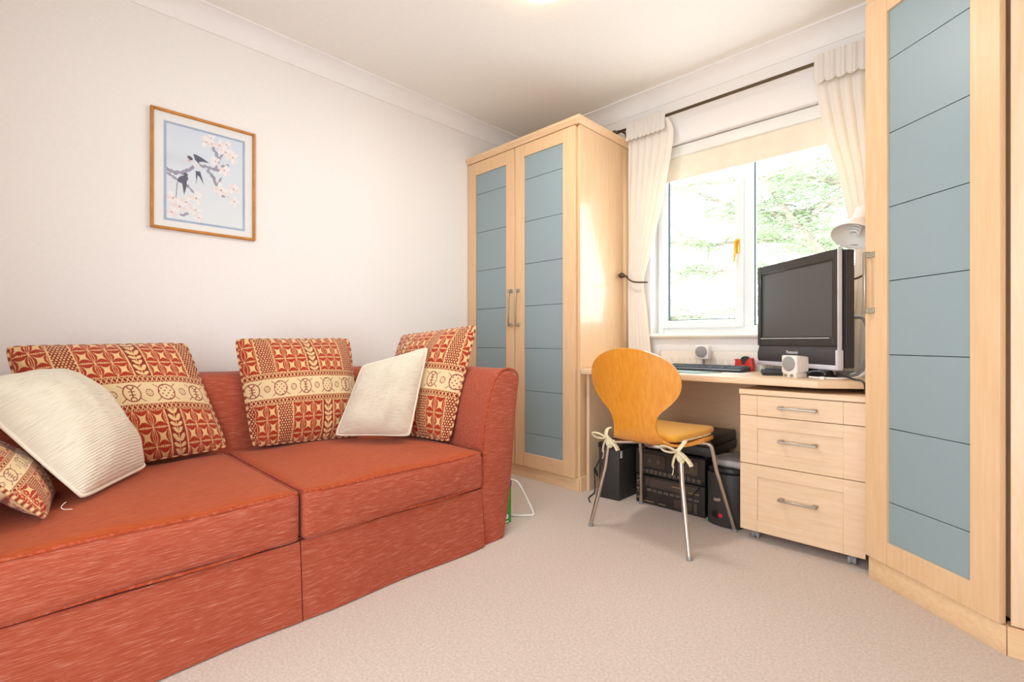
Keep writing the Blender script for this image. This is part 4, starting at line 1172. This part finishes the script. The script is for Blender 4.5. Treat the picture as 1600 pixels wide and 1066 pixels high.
# desk lamp
dl_ = thing('desk_lamp', 'white metal desk lamp with flared shade above the television', 'lamp', (2.40, -.2, DT))
LO = Tr(-2.40, .2, -DT)
SHM = Tr(2.388, -.41, 1.382) @ Matrix.Rotation(R(-32), 4, 'X') @ Matrix.Rotation(R(10), 4, 'Y') @ Matrix.Scale(.86, 4)
bm = bmesh.new()
out_p = [(.1, 0), (.092, .018), (.075, .05), (.055, .08), (.038, .10), (.034, .12), (.034, .175), (.028, .185), (0, .188)]
in_p = [(.0985, .0005), (.09, .018), (.073, .049), (.053, .078), (.036, .097), (.0, .10)]
lathe(bm, list(reversed(in_p)) + out_p, 48)
obj('shade', bm, 'white_gloss', dl_, LO @ SHM, ang=50)
bm = bmesh.new(); hx = []
for k in range(60):
    a = k / 60 * 2 * math.pi * 3.2; hx.append((.019 * math.cos(a), .019 * math.sin(a), .072 - .055 * k / 60))
tube(bm, hx, .0062, seg=8); lathe(bm, [(0, .07), (.022, .07), (.022, .102), (0, .102)], 20)
obj('bulb', bm, 'label_white', dl_, LO @ SHM, ang=60)
a0 = SHM @ Vector((0, 0, .183))
pts = spline([tuple(a0), (a0.x + .03, a0.y + .04, a0.z + .01), (2.44, -.30, 1.52), (2.455, -.24, 1.35), (2.455, -.2, 1.05), (2.44, -.19, .85), (2.40, -.2, DT + .02)], 7)
obj('arm', T(pts, .008, seg=10), 'white_gloss', dl_, LO)
bm = bmesh.new(); lathe(bm, [(0, 0), (.06, 0), (.062, .006), (.055, .016), (.02, .024), (0, .025)], 32); obj('base', bm, 'white_gloss', dl_)
text_part('lettering', 'Type MAX', .0115, 'ink_dark', dl_, LO @ SHM @ Tr(-.02, .0885, .012) @ Matrix.Rotation(R(116), 4, 'X'))

# ------------------------------------------------------------------ tree outside
tree = thing('conifer_tree', 'pale green conifer with bare spreading branches outside the window', 'tree', (2.0, 4.65, -3.0))
TO = Tr(-2.0, -4.65, 3.0)
obj('trunk', T(spline([(2.0, 4.65, -3), (2.03, 4.65, 0), (2.0, 4.7, 2), (1.98, 4.8, 4.5), (2.0, 4.9, 6)], 6), .2, rad=None, seg=12), 'bark', tree, TO)
fol = []
def limb(pts, r0, nsub):
    S_ = spline(pts, 8); n = len(S_)
    obj('branch', tube(bmesh.new(), S_, r0, seg=7, rad=[r0 * (1 - .8 * i / n) + .004 for i in range(n)]), 'bark', tree, TO)
    for k in range(nsub):
        i = rnd.randrange(int(n * .15), n); p = S_[i]
        d = Vector((rnd.uniform(-1, 1), rnd.uniform(-.5, .5), rnd.uniform(-.25, .3))).normalized() * rnd.uniform(.3, .7)
        mid = p + d * .5 + Vector((0, 0, .06)); q = p + d
        bm_ = tube(bmesh.new(), spline([p, mid, q], 4), .01, seg=5, rad=[.014, .013, .012, .011, .010, .008, .007, .006, .004])
        obj('twig', bm_, 'bark', tree, TO)
        for j in range(5): fol.append((p + (q - p) * rnd.uniform(.3, 1.1), rnd.uniform(.12, .26)))
limb([(2.0, 4.55, 1.1), (1.45, 4.2, 1.85), (1.05, 4.0, 2.42), (.80, 3.95, 2.85), (.5, 4.0, 3.3)], .065, 14)
limb([(1.08, 4.02, 2.4), (.75, 4.1, 2.62), (.3, 4.2, 2.8), (-.4, 4.3, 3.2)], .05, 12)
limb([(1.12, 4.03, 2.35), (1.3, 4.1, 2.6), (1.7, 4.2, 2.8), (2.2, 4.3, 3.0)], .04, 8)
limb([(2.0, 4.6, .8), (1.3, 4.5, 1.55), (.5, 4.3, 1.85), (-.6, 4.3, 2.0), (-1.6, 4.3, 2.2)], .055, 26)
limb([(2.0, 4.6, .4), (1.2, 4.7, 1.0), (.3, 4.4, 1.35), (-.7, 4.4, 1.3), (-1.8, 4.5, 1.4)], .05, 26)
limb([(2.0, 4.7, 2.6), (1.2, 4.6, 3.1), (.3, 4.5, 3.3), (-.8, 4.4, 3.4), (-1.7, 4.4, 3.6)], .05, 26)
limb([(2.0, 4.7, 2.0), (1.2, 5.0, 2.3), (.2, 5.2, 2.5), (-.9, 5.3, 2.6), (-2.0, 5.2, 2.9)], .05, 26)
limb([(2.0, 4.7, 3.4), (1.2, 4.9, 3.7), (.3, 5.0, 4.0), (-.8, 5.1, 4.1)], .05, 14)
limb([(2.0, 4.7, 1.5), (2.6, 4.5, 2.2), (3.2, 4.4, 2.6)], .05, 8)
limb([(2.0, 4.7, 1.0), (2.7, 4.9, 1.4), (3.6, 5.0, 1.6)], .05, 8)
Vv = []; Ff = []
for c_, r_ in fol:
    for k in range(60):
        d = Vector((rnd.gauss(0, 1), rnd.gauss(0, 1), rnd.gauss(0, .45))) * r_ * .75
        p = c_ + d; a = rnd.uniform(0, 6.28); l = rnd.uniform(.03, .075); ww = .010
        dx = Vector((math.cos(a), math.sin(a) * .6, rnd.uniform(-.5, .5))) * l; dy = Vector((rnd.uniform(-1, 1), rnd.uniform(-1, 1), rnd.uniform(-1, 1))).normalized() * ww
        i0 = len(Vv)
        for q in (p - dx, p + dy, p + dx, p - dy): Vv.append(tuple(q - Vector((2.0, 4.65, -3.0))))
        Ff.append((i0, i0 + 1, i0 + 2, i0 + 3))
me = bpy.data.meshes.new('foliage'); me.from_pydata(Vv, [], Ff); me.materials.append(MATS['foliage'])
fo = bpy.data.objects.new('foliage', me); C.objects.link(fo); fo.parent = tree; stuff(fo)
